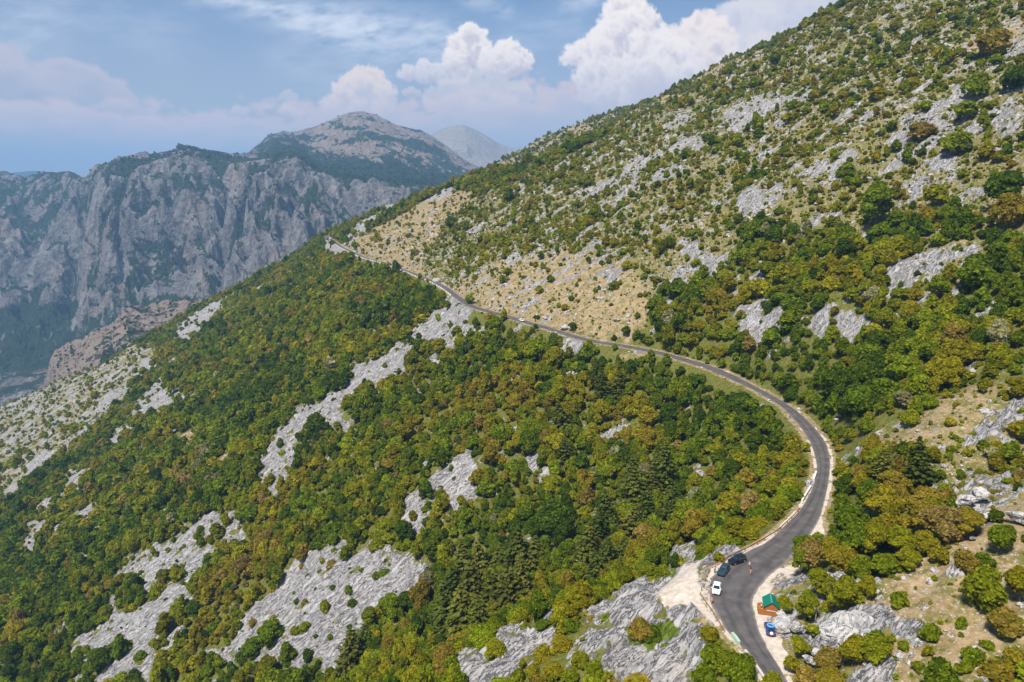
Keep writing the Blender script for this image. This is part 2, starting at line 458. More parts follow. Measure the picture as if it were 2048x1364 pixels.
# flat ground: the carriageway and the gravel lay-bys on both sides of the bend
GRAVEL_LEFT = [at_height(a, b, 0.0) for a, b in [(1430, 1131), (1404, 1166), (1400, 1190), (1424, 1224), (1452, 1264), (1490, 1305), (1470, 1262), (1450, 1200), (1450, 1160)]]
GRAVEL_RIGHT = [at_height(a, b, 0.0) for a, b in [(1560, 1138), (1590, 1124), (1600, 1130), (1575, 1148), (1548, 1170), (1530, 1190), (1556, 1196), (1562, 1226), (1556, 1262), (1566, 1300), (1588, 1345), (1565, 1350), (1500, 1250), (1480, 1200), (1510, 1170)]]
GRAVEL_SIDE = [at_height(a, b, 0.0) for a, b in [(1640, 1034), (1646, 1046), (1640, 1070), (1622, 1072), (1590, 1100), (1600, 1060)]]
ROAD_POLY_NEAR = np.vstack([ROAD_L[:126], ROAD_R[:126][::-1]])
def road_dist(x, y, cap=40.0):
    """distance outside the road's edge and the road's height there (capped)"""
    x = np.asarray(x, float); y = np.asarray(y, float)
    d = np.full(x.shape, cap); zr = np.zeros(x.shape)
    m = (x > ROAD_C[:, 0].min() - cap) & (x < ROAD_C[:, 0].max() + cap) & (y > ROAD_C[:, 1].min() - cap) & (y < ROAD_C[:, 1].max() + cap)
    idx = np.flatnonzero(m.ravel())
    xf, yf = x.ravel()[idx], y.ravel()[idx]
    df = np.full(xf.shape, cap); zf = np.zeros(xf.shape)
    hw = ROAD_HW
    for i in range(len(ROAD_C) - 1):
        a, b = ROAD_C[i], ROAD_C[i + 1]
        rad = cap + max(hw[i], hw[i + 1])
        k0 = (xf > min(a[0], b[0]) - rad) & (xf < max(a[0], b[0]) + rad) & (yf > min(a[1], b[1]) - rad) & (yf < max(a[1], b[1]) + rad)
        j = np.flatnonzero(k0)
        if not len(j): continue
        e = b[:2] - a[:2]
        k = np.clip(((xf[j] - a[0]) * e[0] + (yf[j] - a[1]) * e[1]) / (e @ e + 1e-9), 0, 1)
        dd = np.hypot(xf[j] - a[0] - e[0] * k, yf[j] - a[1] - e[1] * k) - (hw[i] + (hw[i + 1] - hw[i]) * k)
        better = dd < df[j]
        jj = j[better]
        df[jj] = dd[better]; zf[jj] = (a[2] + (b[2] - a[2]) * k)[better]
    do = d.ravel(); zo = zr.ravel()
    do[idx] = df; zo[idx] = zf
    return do.reshape(x.shape), zo.reshape(x.shape)
def flat_dist(x, y, cap=40.0):
    d, zr = road_dist(x, y, cap)
    for p in (GRAVEL_LEFT, GRAVEL_RIGHT, GRAVEL_SIDE):
        f = poly_field(x, y, p, cap)
        zr = np.where(f < d, 0.0, zr); d = np.minimum(d, f)
    return d, zr
def h_ground(x, y, detail=False):
    x = np.asarray(x, float); y = np.asarray(y, float)
    z = h_smooth(x, y)
    r = np.hypot(x, y)
    d, zr = flat_dist(x, y)
    z = z + fbm(x / 95, y / 95, 3, 21) * 7.5 * sstep(d, 2, 40) + fbm(x / 24, y / 24, 3, 31) * 2.2 * sstep(d, 2, 18)
    wr = sstep(d, 0.8, 11.0)
    z = (zr - 0.12) * (1 - wr) + z * wr
    return z
def ground_at(us, vs, far=2400.0):
    """where the sight lines through photo points meet the slope"""
    d = ray(us, vs); d = d / np.linalg.norm(d, axis=-1, keepdims=True)
    k = np.full(d.shape[0], 60.0); done = np.zeros(d.shape[0], bool); prev = k.copy()
    while True:
        P = d * k[:, None]
        g = h_smooth(P[:, 0], P[:, 1]) - (CAM_H + P[:, 2])
        hit = (g > 0) & ~done
        done |= hit
        if done.all() or k[~done].min() > far: break
        prev = np.where(done, prev, k); k = np.where(done, k, k * 1.008 + 0.3)
    lo, hi = prev.copy(), k.copy()
    for _ in range(20):
        mid = (lo + hi) / 2; P = d * mid[:, None]
        g = h_ground(P[:, 0], P[:, 1]) - (CAM_H + P[:, 2])
        lo = np.where(g > 0, lo, mid); hi = np.where(g > 0, mid, hi)
    P = d * hi[:, None]
    return np.stack([P[:, 0], P[:, 1], CAM_H + P[:, 2]], -1)

# ------------------------------------------------------------------ outlines of bare rock, dry grass and woodland, measured in the photo and laid on the slope
ROCK = [
 [490,593,507,580,547,558,567,545,597,537,600,543,574,562,547,572,514,585,497,595],
 [344,673,367,645,390,625,417,610,440,600,477,588,477,593,447,607,430,635,410,648,404,668,377,687,354,685],
 [314,703,344,682,350,685,320,705], [267,738,287,722,304,718,317,735,300,752,284,758], [330,718,347,712,357,728,344,733],
 [267,808,290,788,320,758,327,775,313,792,353,768,357,792,397,788,390,808,360,820,333,808,310,835,283,835,270,838],
 [197,815,240,775,253,768,263,792,247,808,213,825,197,825],

 [110,910,140,879,170,855,193,839,200,852,180,872,150,895,133,910], [220,875,240,855,267,849,263,865,240,882,227,885],
 [820,660,840,647,857,640,885,612,903,600,925,605,943,612,945,625,938,650,943,660,963,663,950,683,930,700,923,690,893,710,873,727,847,737,853,717,880,693,853,677,835,690,820,668],
 [826,707,807,727,797,753,763,773,747,770,723,787,730,800,707,793,683,810,677,827,693,853,657,847,640,830,630,815,667,790,683,790,697,773,695,750,707,737,740,730,750,720,773,713,790,693,807,683,817,693],
 [575,852,600,812,620,817,675,792,690,847,645,867,625,867,600,882,585,922,565,965,548,1000,532,1030,528,1010,545,962,512,945,540,907,540,877],
 [257,1149,277,1119,320,1089,360,1076,400,1042,427,1039,430,1059,394,1082,410,1106,400,1122,404,1149,377,1139,333,1132,320,1149,317,1176,290,1170,265,1160],
 [444,1036,467,1022,474,1049,477,1082,450,1089,444,1062],
 [230,1199,240,1229,260,1246,284,1209,317,1203,334,1169,370,1173,370,1263,337,1273,324,1289,317,1319,300,1339,300,1364,197,1364,213,1339,247,1313,213,1303,193,1323,167,1364,163,1353,173,1316,153,1303,160,1279,193,1279,213,1256,213,1219],
 [480,1273,494,1229,514,1189,547,1166,600,1136,620,1109,654,1106,683,1099,723,1109,743,1099,760,1079,773,1082,763,1116,800,1129,807,1149,827,1156,840,1176,800,1183,773,1206,753,1242,727,1263,707,1293,667,1316,640,1303,620,1330,575,1345,560,1320,540,1300,510,1289],
 [420,1292,440,1297,470,1275,487,1283,470,1305,440,1300],
 [867,966,887,969,917,936,934,919,950,959,954,999,927,1019,907,1019,880,1002,870,979],
 [810,1006,840,996,834,1029,847,1056,840,1079,820,1059,803,1049], [907,1022,927,1039,920,1046],
 [903,1364,927,1333,957,1326,990,1306,1024,1296,1050,1286,1080,1283,1094,1256,1117,1249,1100,1290,1075,1310,1045,1330,1037,1364],
 [1165,1240,1210,1232,1235,1220,1290,1185,1330,1150,1400,1122,1430,1124,1405,1150,1400,1175,1402,1200,1430,1240,1455,1275,1400,1285,1390,1364,1190,1364,1200,1310,1180,1290,1225,1270],
 [1782,304,1792,267,1809,244,1839,230,1865,224,1882,193,1912,173,1929,177,1939,197,1955,207,1945,220,1905,220,1899,240,1932,250,1952,240,1955,264,1932,284,1889,277,1872,294,1842,297,1815,310,1789,327],
 [1972,230,1999,207,2019,197,2025,217,2022,240,2019,264,1999,277,1995,254,2002,230], [2009,80,2060,70,2060,125,2032,113,2029,97],
 [1862,320,1885,307,1905,310,1899,327,1865,334], [1829,364,1849,347,1885,350,1885,364,1852,367,1842,384,1832,384],
 [1462,274,1468,240,1435,237,1475,217,1505,200,1552,187,1592,185,1579,200,1552,214,1525,234,1498,254,1482,267],
 [1552,250,1562,230,1582,217,1599,224,1572,237,1565,254], [1605,200,1615,184,1639,173,1619,197,1609,207],
 [1665,370,1665,334,1679,310,1699,307,1702,315,1682,327,1675,347,1682,360,1669,370],
 [1482,420,1478,400,1492,374,1522,370,1552,384,1545,414,1498,437], [1365,297,1365,280,1398,270,1408,277,1398,300],
 [1180,373,1214,353,1247,347,1244,333,1280,317,1310,307,1314,317,1277,340,1274,360,1247,357,1214,383,1190,377],
 [1224,403,1237,380,1274,363,1277,377,1254,390,1240,403], [1294,373,1324,340,1357,340,1327,357,1300,377],
 [1340,297,1354,280,1407,270,1387,293,1350,303], [1350,227,1377,217,1380,233,1357,250], [1017,530,1024,510,1044,504,1040,517,1024,530],
 [1330,610,1340,564,1360,534,1377,537,1374,554,1350,580,1340,607], [1300,610,1307,597,1327,600,1334,617],
 [1377,490,1400,500,1437,534,1410,530,1384,517], [860,400,873,382,897,377,910,384,890,390,880,403],
 [685,485,720,445,770,420,810,398,825,400,790,420,760,440,735,460,700,487],
 [648,500,652,484,662,484,712,505,700,512,657,515],
 [1775,558,1819,538,1852,515,1899,498,1939,498,1929,518,1882,525,1882,545,1859,568,1825,562,1822,588,1849,602,1832,612,1812,595,1782,585],
 [1929,535,1939,515,1949,515,1945,532,1935,538],
 [1478,655,1478,625,1508,602,1535,608,1532,625,1565,625,1572,655,1545,665,1535,678,1492,672],
 [1672,662,1675,642,1692,625,1699,648,1749,652,1745,658,1702,668,1719,688,1702,692,1679,672],
 [1498,578,1505,555,1525,538,1522,558,1505,575], [1859,492,1859,468,1882,465,1879,485], [1628,655,1649,628,1649,655,1645,672],
 [1375,505,1388,492,1432,512,1462,505,1458,525,1402,535],
 [1649,1156,1665,1143,1732,1153,1749,1169,1719,1176,1699,1169,1665,1176], [1548,1229,1578,1209,1582,1239,1599,1249,1565,1256],
 [1625,1275,1640,1245,1690,1222,1760,1235,1768,1258,1745,1280,1700,1278,1660,1290],
 [1802,1276,1805,1259,1832,1266,1829,1279], [1722,1356,1739,1326,1769,1329,1759,1349], [1915,1002,1932,982,1965,976,1975,989,1945,1009],
 [1552,1162,1578,1145,1612,1138,1599,1169,1572,1179],
 [42,1099,63,1049,93,1002,120,992,113,1026,97,1042,93,1069,67,1109], [93,1096,100,1066,133,1042,173,1019,200,1022,167,1049,147,1046,127,1062,110,1089],
 [143,992,127,969,147,929,167,959,157,1002], [3,992,20,972,37,962,27,992], [17,1039,43,1006,67,986,70,992,40,1019],
 [60,949,60,926,87,909,120,909,93,922,70,939], [0,1219,20,1216,43,1193,37,1229,0,1246], [0,1300,33,1282,23,1300,0,1320],
 [1060,925,1085,940,1105,950,1095,957,1070,945], [1120,690,1150,700,1180,705,1210,722,1190,722,1150,712],
]
GRASS = [   # pale dry grass and stony soil, few bushes
 [690,492,740,462,835,408,890,386,940,386,945,412,905,432,885,462,855,505,842,545,790,533,740,515],
 [905,575,960,545,1010,520,1100,505,1200,520,1285,555,1302,600,1302,650,1250,680,1150,665,1050,638,960,612],
 [1745,1155,1790,1085,1880,1060,1960,1010,2090,960,2090,1420,1780,1420,1760,1250,1745,1200],
 [1750,895,1800,850,1870,800,1950,775,1995,800,1960,860,1880,895,1800,925],
 [1925,85,2048,20,2048,80,1960,100], [1600,26,1700,0,1700,8,1640,30],
 [1310,1190,1350,1168,1402,1140,1398,1180,1406,1206,1450,1268,1400,1262,1350,1222],
 [1440,1290,1470,1265,1500,1310,1520,1360,1480,1345,1455,1320],
 [1200,700,1260,712,1290,720,1240,725],
 [360,875,385,860,400,885,380,905], [430,930,450,915,470,935,450,950],
]
HALF = [    # open scrub: bushes standing apart over dry grass and stones
 [800,545,850,500,890,440,945,405,1040,362,1110,400,1000,470,930,545,900,580,850,556],
 [850,560,940,470,1000,420,1100,410,1300,378,1420,440,1480,470,1440,530,1350,575,1310,605,1200,565,1080,600,1040,640,960,615,900,575],
 [1040,360,1200,278,1374,190,1640,40,1700,5,2048,-30,2100,480,1900,430,1740,470,1560,440,1440,450,1300,375,1100,408],
 [1590,1170,1640,1120,1750,1150,1790,1210,1770,1420,1560,1420,1560,1250],
 [1770,560,1850,480,1960,470,1960,560,1860,620],
 [1690,905,1750,860,1950,740,2090,760,2090,960,1960,1000,1880,1000,1780,960],
 [0,770,280,690,320,700,200,850,60,960,0,1000],
 [1440,560,1560,560,1760,640,1730,700,1640,690,1460,680],
]
DARK = [    # deeper green woodland
 [395,850,500,745,560,720,620,760,560,820,480,840], [780,600,870,580,890,640,820,660], [-20,1040,90,1110,150,1170,120,1250,-20,1200],
 [1340,720,1440,745,1560,815,1600,860,1480,900,1380,840], [1480,690,1560,700,1760,820,1640,850,1580,800],
 [1170,640,1290,690,1240,790,1140,760], [1060,990,1140,980,1150,1070,1080,1080], [860,1180,1000,1100,1100,1130,980,1290,880,1290],
]
GOLD = [
 [870,1345,950,1300,1020,1255,1120,1190,1230,1150,1330,1100,1420,1080,1380,1050,1230,1090,1120,1150,1000,1240,900,1310],
 [900,800,1060,740,1080,900,960,920], [1180,820,1290,790,1330,900,1240,930], [1880,950,2048,880,2048,980,1940,990],
 [440,1130,560,1060,620,1090,500,1190], [1660,1080,1800,900,1900,940,1860,1080],
]
def lay(polys):
    flat = [np.array(p, float).reshape(-1, 2) for p in polys]
    allp = ground_at(np.concatenate([p[:, 0] for p in flat]), np.concatenate([p[:, 1] for p in flat]))
    o, i = [], 0
    for p in flat:
        o.append(allp[i:i + len(p)]); i += len(p)
    return o
FOREST = [[1588,1130,1625,1075,1658,1010,1668,935,1700,880,1780,915,1850,900,1900,960,1960,985,1900,1062,1865,1118,1770,1160,1660,1142],
 [1290,690,1310,612,1420,560,1600,470,1700,470,1800,540,1900,610,2090,560,2090,740,1900,770,1750,850,1690,890,1650,850,1560,780,1420,712]]
ROUGH = [[-10,775,60,752,150,720,280,690,300,705,240,765,200,830,120,880,60,960,-10,1010]]
SPUR = [[1180,1260,1225,1235,1290,1185,1330,1150,1400,1122,1430,1124,1412,1200,1440,1240,1455,1275,1400,1285,1385,1364,1200,1364]]
SOIL = [[1300,1195,1350,1165,1402,1140,1398,1180,1406,1206,1450,1268,1425,1262,1385,1228,1340,1224], [1440,1290,1462,1272,1490,1310,1512,1350,1480,1330,1455,1315]]
ROCK_W, GRASS_W, HALF_W, DARK_W, GOLD_W, FOREST_W, SOIL_W, SPUR_W, ROUGH_W = lay(ROCK), lay(GRASS), lay(HALF), lay(DARK), lay(GOLD), lay(FOREST), lay(SOIL), lay(SPUR), lay(ROUGH)

def cover(x, y):
    """rock, dry grass, tree density, dark, gold at plan positions"""
    x = np.asarray(x, float).ravel(); y = np.asarray(y, float).ravel()
    r = np.hypot(x, y)
    wob = fbm(x / 16, y / 16, 4, 41)
    wob2 = fbm(x / 5, y / 5, 3, 47)
    rock = np.zeros(x.shape)
    for p in ROCK_W:
        size = math.sqrt(max(np.ptp(p[:, 0]) * np.ptp(p[:, 1]), 1))
        amp = min(11.0, 0.22 * size)
        f = poly_field(x, y, p, 25)
        rock = np.maximum(rock, sstep(f - 1.6 + (wob + 0.6 * wob2) * amp, 1.2, -1.2))
    def union(ps, margin=30, soft=6, amp=8):
        o = np.zeros(x.shape)
        for p in ps:
            o = np.maximum(o, sstep(poly_field(x, y, p, margin) + wob * amp, soft, -soft))
        return o
    grass = union(GRASS_W); half = union(HALF_W, soft=10); dark = union(DARK_W, soft=8); gold = union(GOLD_W, soft=8)
    q, t_ = uphill(x, y)
    dens = np.full(x.shape, 0.98)
    # bare broken outcrops scattered through the open slope
    q, t_ = uphill(x, y)
    hole = fbm(x / 9, y / 9, 4, 97) + .5 * fbm(x / 30, y / 30, 2, 98)
    rock = rock * sstep(hole, .54, .36)
    out = fbm((t_ + .35 * q) / 9, (q - .35 * t_) / 26, 4, 53) + 0.35 * fbm(x / 45, y / 45, 2, 59)
    openn = np.maximum(half * 0.9, grass * 0.3)
    rock = np.maximum(rock, sstep(out + .55 * wob2, 0.20, 0.36) * openn)
    rough = union(ROUGH_W, soft=8)
    rock = np.maximum(rock, sstep(out + .7 * wob2 + .5 * wob, -.06, .16) * rough)
    rock = np.maximum(rock, sstep(out + .5 * wob2, 0.40, 0.55) * 0.9)
    far_side = sstep(t_ - np.interp(q, _tcq, _tct), 40, 160)
    patch = fbm(x / 22, y / 22, 3, 61)
    dens = dens * (1 - half * (0.36 - 0.6 * patch))
    dens = np.where(grass > 0.05, dens * (1 - grass) + grass * np.clip(0.13 + 0.25 * patch, 0.02, 1), dens)
    dens = dens * (1 - 0.90 * rock) + 0.055 * rock
    bare = np.clip(np.maximum(grass, half * 0.85), 0, 1)
    d, _ = flat_dist(x, y, 14)
    forest = union(FOREST_W, soft=6)
    dens = np.maximum(dens, forest * .97 * (1 - rock)); bare = bare * (1 - .8 * forest)
    dens *= sstep(d, 0.9, 2.4)
    grass2 = np.maximum(bare, 0.8 * sstep(d, 2.6, 0.8))
    soil = union(SOIL_W, margin=12, soft=1.5, amp=3)
    for p in SPUR_W: dens = dens * sstep(poly_field(x, y, p, 12), -2.5, 0.5)
    rock = rock * (1 - .85 * soil); dens = dens * (1 - .9 * soil)
    lush = half * (1 - grass)
    gravel = np.maximum(sstep(d + wob2 * 1.0 + .7 * sstep(r, 190, 320) + .35 * wob, 0.65, -0.1), soil)
    fr = sstep(fbm(x / 60, y / 90, 4, 71), -.05, .3); dens = np.where(far_side > 0.5, (.30 + .6 * fr) * (1 - rock), dens); grass2 = np.where(far_side > .5, (1 - fr) * .8, grass2)
    rock = np.where(far_side > .5, np.maximum(rock, sstep(out + .4 * wob2, .18, .4) * .9), rock)
    return rock, grass2, np.clip(dens, 0, 1), dark, gold, gravel, d, lush

# ------------------------------------------------------------------ object helpers
def link(o, parent=None):
    COL.objects.link(o)
    if parent is not None: o.parent = parent
    return o
def tag(o, label=None, cat=None, group=None, kind=None):
    if label: o['label'] = label
    if cat: o['category'] = cat
    if group: o['group'] = group
    if kind: o['kind'] = kind
    return o
def mesh_np(name, verts, faces, smooth=False):
    """mesh from numpy arrays, faces all quads (N,4) or all triangles (N,3)"""
    me = bpy.data.meshes.new(name)
    verts = np.ascontiguousarray(verts, np.float32); faces = np.ascontiguousarray(faces, np.int32)
    k = faces.shape[1]
    me.vertices.add(len(verts)); me.vertices.foreach_set('co', verts.ravel())
    me.loops.add(faces.size); me.loops.foreach_set('vertex_index', faces.ravel())
    me.polygons.add(len(faces))
    me.polygons.foreach_set('loop_start', np.arange(0, faces.size, k, dtype=np.int32))
    me.polygons.foreach_set('use_smooth', np.full(len(faces), smooth))
    me.update(calc_edges=True)
    return me
def add_attr(me, name, vals, domain='POINT'):
    a = me.attributes.new(name, 'FLOAT', domain)
    a.data.foreach_set('value', np.ascontiguousarray(vals, np.float32))
def grid_faces(nu, nv):
    i = np.arange(nu - 1)[:, None] * nv + np.arange(nv - 1)[None, :]
    i = i.ravel()
    return np.stack([i, i + nv, i + nv + 1, i + 1], 1)

# ------------------------------------------------------------------ materials of the ground
def ground_material():
    m, t = new_mat('hillside')
    P = t.pos()
    rock, grass, gravel, dark = t.attr('rock'), t.attr('grass'), t.attr('gravel'), t.attr('dark')
    n1 = t.noise(P, 0.9, 6, 0.6); n2 = t.noise(P, 0.13, 4, 0.55); n3 = t.noise(P, 3.5, 3, 0.6)
    # limestone with weathered furrows running down the dip
    st = t.mapping(P, rot=(0, R(-30), R(34)), scale=(4.2, 1.0, 1.6), typ='TEXTURE')
    fur = t.noise(st, .75, 7, 0.62, 1.1)
    big = t.noise(t.mapping(P, rot=(0, R(-30), R(20)), scale=(3, 1, 1.4), typ='TEXTURE'), .16, 4, .55, .8)
    crack = t.step(t.math('ABSOLUTE', t.math('SUBTRACT', fur, 0.5)), 0.0, 0.038, 1.0, 0.0)
    fine = t.noise(st, 4.5, 4, 0.6)
    stone = t.ramp(t.math('ADD', t.math('MULTIPLY', fur, 0.6), t.math('MULTIPLY', n1, 0.4)), [(0.30, (.21, .198, .194)), (0.5, (.345, .328, .325)), (0.68, (.45, .430, .424))])
    stone = t.mix(t.math('MULTIPLY', t.step(big, .40, .64), .42), stone, (.48, .455, .44))
    stone = t.mix(t.math('MULTIPLY', t.step(t.math('ABSOLUTE', t.math('SUBTRACT', big, 0.5)), 0.0, 0.012, 1.0, 0.0), .8), stone, (.10, .095, .07))
    stone = t.mix(t.math('MULTIPLY', crack, 0.75), stone, (.12, .115, .105))
    stone = t.mix(t.math('MULTIPLY', t.step(fine, 0.55, 0.75), 0.35), stone, (.22, .21, .20))
    stone = t.mix(t.math('MULTIPLY', t.step(n2, 0.56, 0.72), 0.35), stone, (.42, .36, .29))
    # dry grass and soil
    dry = t.ramp(t.math('ADD', t.math('MULTIPLY', n1, 0.55), t.math('MULTIPLY', n2, 0.45)), [(0.32, (.155, .112, .048)), (0.45, (.26, .182, .088)), (0.56, (.335, .238, .130)), (0.7, (.40, .30, .185))])
    green = t.step(t.math('ADD', t.noise(P, 0.32, 5, 0.65), t.math('MULTIPLY', n3, 0.18)), 0.55, 0.70)
    green = t.math('MAXIMUM', green, t.math('MULTIPLY', t.attr('lush'), t.step(t.math('ADD', t.noise(P, 0.32, 5, 0.65), t.math('MULTIPLY', n3, 0.18)), 0.40, 0.57)))
    dry = t.mix(t.math('MULTIPLY', green, 0.9), dry, t.ramp(n3, [(.3, (.075, .085, .014)), (.7, (.17, .15, .03))]))
    dry = t.mix(t.math('MULTIPLY', t.step(t.noise(P, .55, 5, .7), .52, .68), .55), dry, (.18, .135, .072))
    peb = t.step(t.noise(P, 1.5, 4, 0.75), 0.565, 0.62)
    dry = t.mix(t.math('MULTIPLY', peb, 0.8), dry, (.46, .425, .395))
    floor = t.ramp(n1, [(0.3, (.055, .066, .012)), (0.55, (.125, .125, .024)), (0.75, (.20, .165, .06))])
    soil = t.ramp(n1, [(0.3, (.42, .35, .27)), (0.55, (.56, .48, .40)), (0.75, (.64, .57, .49))])
    ga = t.step(t.math('ADD', grass, t.math('MULTIPLY_ADD', n1, 0.6, -0.3)), 0.3, 0.7)
    ra = t.step(t.math('ADD', rock, t.math('MULTIPLY_ADD', n1, 0.7, -0.35)), 0.35, 0.62)
    c = t.mix(ga, floor, dry)
    c = t.mix(ra, c, stone)
    c = t.mix(t.step(t.math('ADD', gravel, t.math('MULTIPLY_ADD', n1, 0.5, -0.25)), 0.3, 0.7), c, soil)
    moss = t.step(t.attr('meadow'), 0.3, 0.7)
    c = t.mix(moss, c, t.ramp(n1, [(0.3, (.085, .125, .012)), (0.7, (.15, .20, .025))]))
    hgt = t.math('ADD', t.math('MULTIPLY', fur, 1.0), t.math('MULTIPLY', n3, 0.25))
    hgt = t.math('MULTIPLY_ADD', crack, -0.35, hgt)
    nrm = t.bump(hgt, t.math('MULTIPLY_ADD', ra, 0.75, 0.25), 0.9)
    t.out(t.principled(c, 0.95, nrm, spec=0.15))
    return m
MAT_GROUND = ground_material()

# ------------------------------------------------------------------ hillside: one sheet, finer towards the viewpoint
def build_hillside():
    azs = np.concatenate([np.arange(-180, -72, 4.0), np.arange(-72, -44, 0.5), np.arange(-44, 44, 0.092), np.arange(44, 72, 0.5), np.arange(72, 180.1, 4.0)])
    rs = np.concatenate([[2.0, 12, 24, 36, 48, 58, 66], 72 * np.exp(np.arange(0, math.log(2700 / 72), 0.0036))])
    A, Rr = np.meshgrid(np.radians(azs), rs, indexing='ij')
    X, Y = (np.sin(A) * Rr), (np.cos(A) * Rr)
    x, y = X.ravel(), Y.ravel()
    z = h_ground(x, y)
    core = (np.abs(A.ravel()) < R(56)) & (Rr.ravel() > 60)
    rock = np.zeros(x.shape); grass = np.full(x.shape, .3); dark = rock.copy(); gravel = rock.copy(); dfl = np.full(x.shape, 14.0)
    lush = rock.copy()
    a, b, c, dd, e, g, dl, ls = cover(x[core], y[core])
    lush[core] = ls
    rock[core], grass[core], dark[core], gravel[core], dfl[core] = a, b, dd, g, dl
    # rock relief: furrowed slabs and ledges standing a little proud of the soil
    rr = Rr.ravel()
    cell = rr * 0.0036
    q, t_ = uphill(x, y)
    u1, v1 = (q * 0.8 + t_ * 0.6), (t_ * 0.8 - q * 0.6)
    u1, v1 = q * .97 + t_ * .2, t_ * .97 - q * .2
    wv = fbm(q / 14, t_ / 14, 2, 70) * 3.0
    rel = (ridged(u1 / 30, (v1 + wv) / 10, 3, 71) - 1.0) * 1.7 + (ridged(u1 / 9, (v1 + .5 * wv) / 2.6, 3, 77) - 1.0) * 0.75 * sstep(cell, 3.5, 0.8) + (ridged(u1 / 3, v1 / 0.9, 2, 83) - 0.8) * 0.28 * sstep(cell, 1.2, 0.4)
    z += rock * (rel * 1.25 + 0.7) * sstep(dfl, 0.3, 4.0)
    z += (1 - rock) * fbm(x / 3.1, y / 3.1, 3, 91) * 0.35 * sstep(dfl, 0.5, 4.0) * sstep(cell, 2.5, 0.6)
    me = mesh_np('hillside', np.stack([x, y, z], 1), grid_faces(len(azs), len(rs)), True)
    mead = np.zeros(x.shape)
    for p in MEADOW_W: mead = np.maximum(mead, sstep(poly_field(x, y, p, 12) + fbm(x / 2.2, y / 2.2, 3, 44) * 1.6, 0.5, -0.5))
    for nm, v in (('rock', rock), ('grass', grass), ('gravel', gravel), ('dark', dark), ('meadow', mead), ('lush', lush)): add_attr(me, nm, v)
    me.materials.append(MAT_GROUND)
    o = link(bpy.data.objects.new('hillside', me))
    tag(o, kind='structure')
    return o
MEADOW_W = lay([[1250,1268,1262,1258,1300,1262,1332,1253,1340,1246,1352,1262,1357,1276,1346,1291,1322,1293,1300,1310,1266,1306,1252,1288],
                [1403,1135,1420,1126,1438,1122,1425,1132,1410,1140,1395,1150], [1330,1158,1352,1150,1350,1165,1328,1168]])
hill = build_hillside()

# ------------------------------------------------------------------ road
def asphalt_material():
    m, t = new_mat('asphalt')
    P = t.pos()
    n1 = t.noise(P, 0.35, 5, 0.6); n2 = t.noise(P, 6.0, 4, 0.65)
    across = t.attr('across')
    tr = t.math('ADD', t.step(t.math('ABSOLUTE', t.math('SUBTRACT', across, 0.30)), 0.12, 0.0), t.step(t.math('ABSOLUTE', t.math('SUBTRACT', across, 0.70)), 0.12, 0.0))
    k = t.math('ADD', t.math('ADD', t.math('MULTIPLY', n1, 0.7), t.math('MULTIPLY', n2, 0.3)), t.math('MULTIPLY', tr, -0.13))
    c = t.ramp(k, [(0.33, (.062, .056, .055)), (0.5, (.098, .088, .085)), (0.68, (.15, .135, .127))])
    edge = t.step(t.math('ADD', t.math('ABSOLUTE', t.math('SUBTRACT', across, 0.5)), t.math('MULTIPLY_ADD', n2, 0.10, -0.05)), 0.42, 0.50)
    c = t.mix(t.math('MULTIPLY', edge, 0.55), c, (.30, .265, .225))
    pat = t.step(t.noise(P, 0.16, 2, 0.4), 0.60, 0.63)
    c = t.mix(t.math('MULTIPLY', pat, 0.4), c, (.10, .095, .10))
    t.out(t.principled(c, 0.88, t.bump(n2, 0.3, 0.04), spec=0.3))
    return m
def build_road():
    nw = 9
    ts = np.linspace(0, 1, nw)
    L, Rr = ROAD_L, ROAD_R
    jl = fbm(np.arange(len(L)) * 0.9, np.zeros(len(L)), 2, 5)[:, None] * 0.35
    wv = (Rr - L) / np.linalg.norm(Rr - L, axis=1)[:, None]
    V = (L - wv * jl)[:, None, :] * (1 - ts)[None, :, None] + (Rr + wv * jl[::-1])[:, None, :] * ts[None, :, None]
    V[:, :, 2] += 0.06 * (1 - (2 * ts - 1) ** 2)[None, :] - 0.045
    me = mesh_np('road', V.reshape(-1, 3), grid_faces(len(L), nw)[:, ::-1], True)
    add_attr(me, 'across', np.tile(ts, len(L)))
    me.materials.append(asphalt_material())
    tag(link(bpy.data.objects.new('road', me)), kind='structure')
build_road()

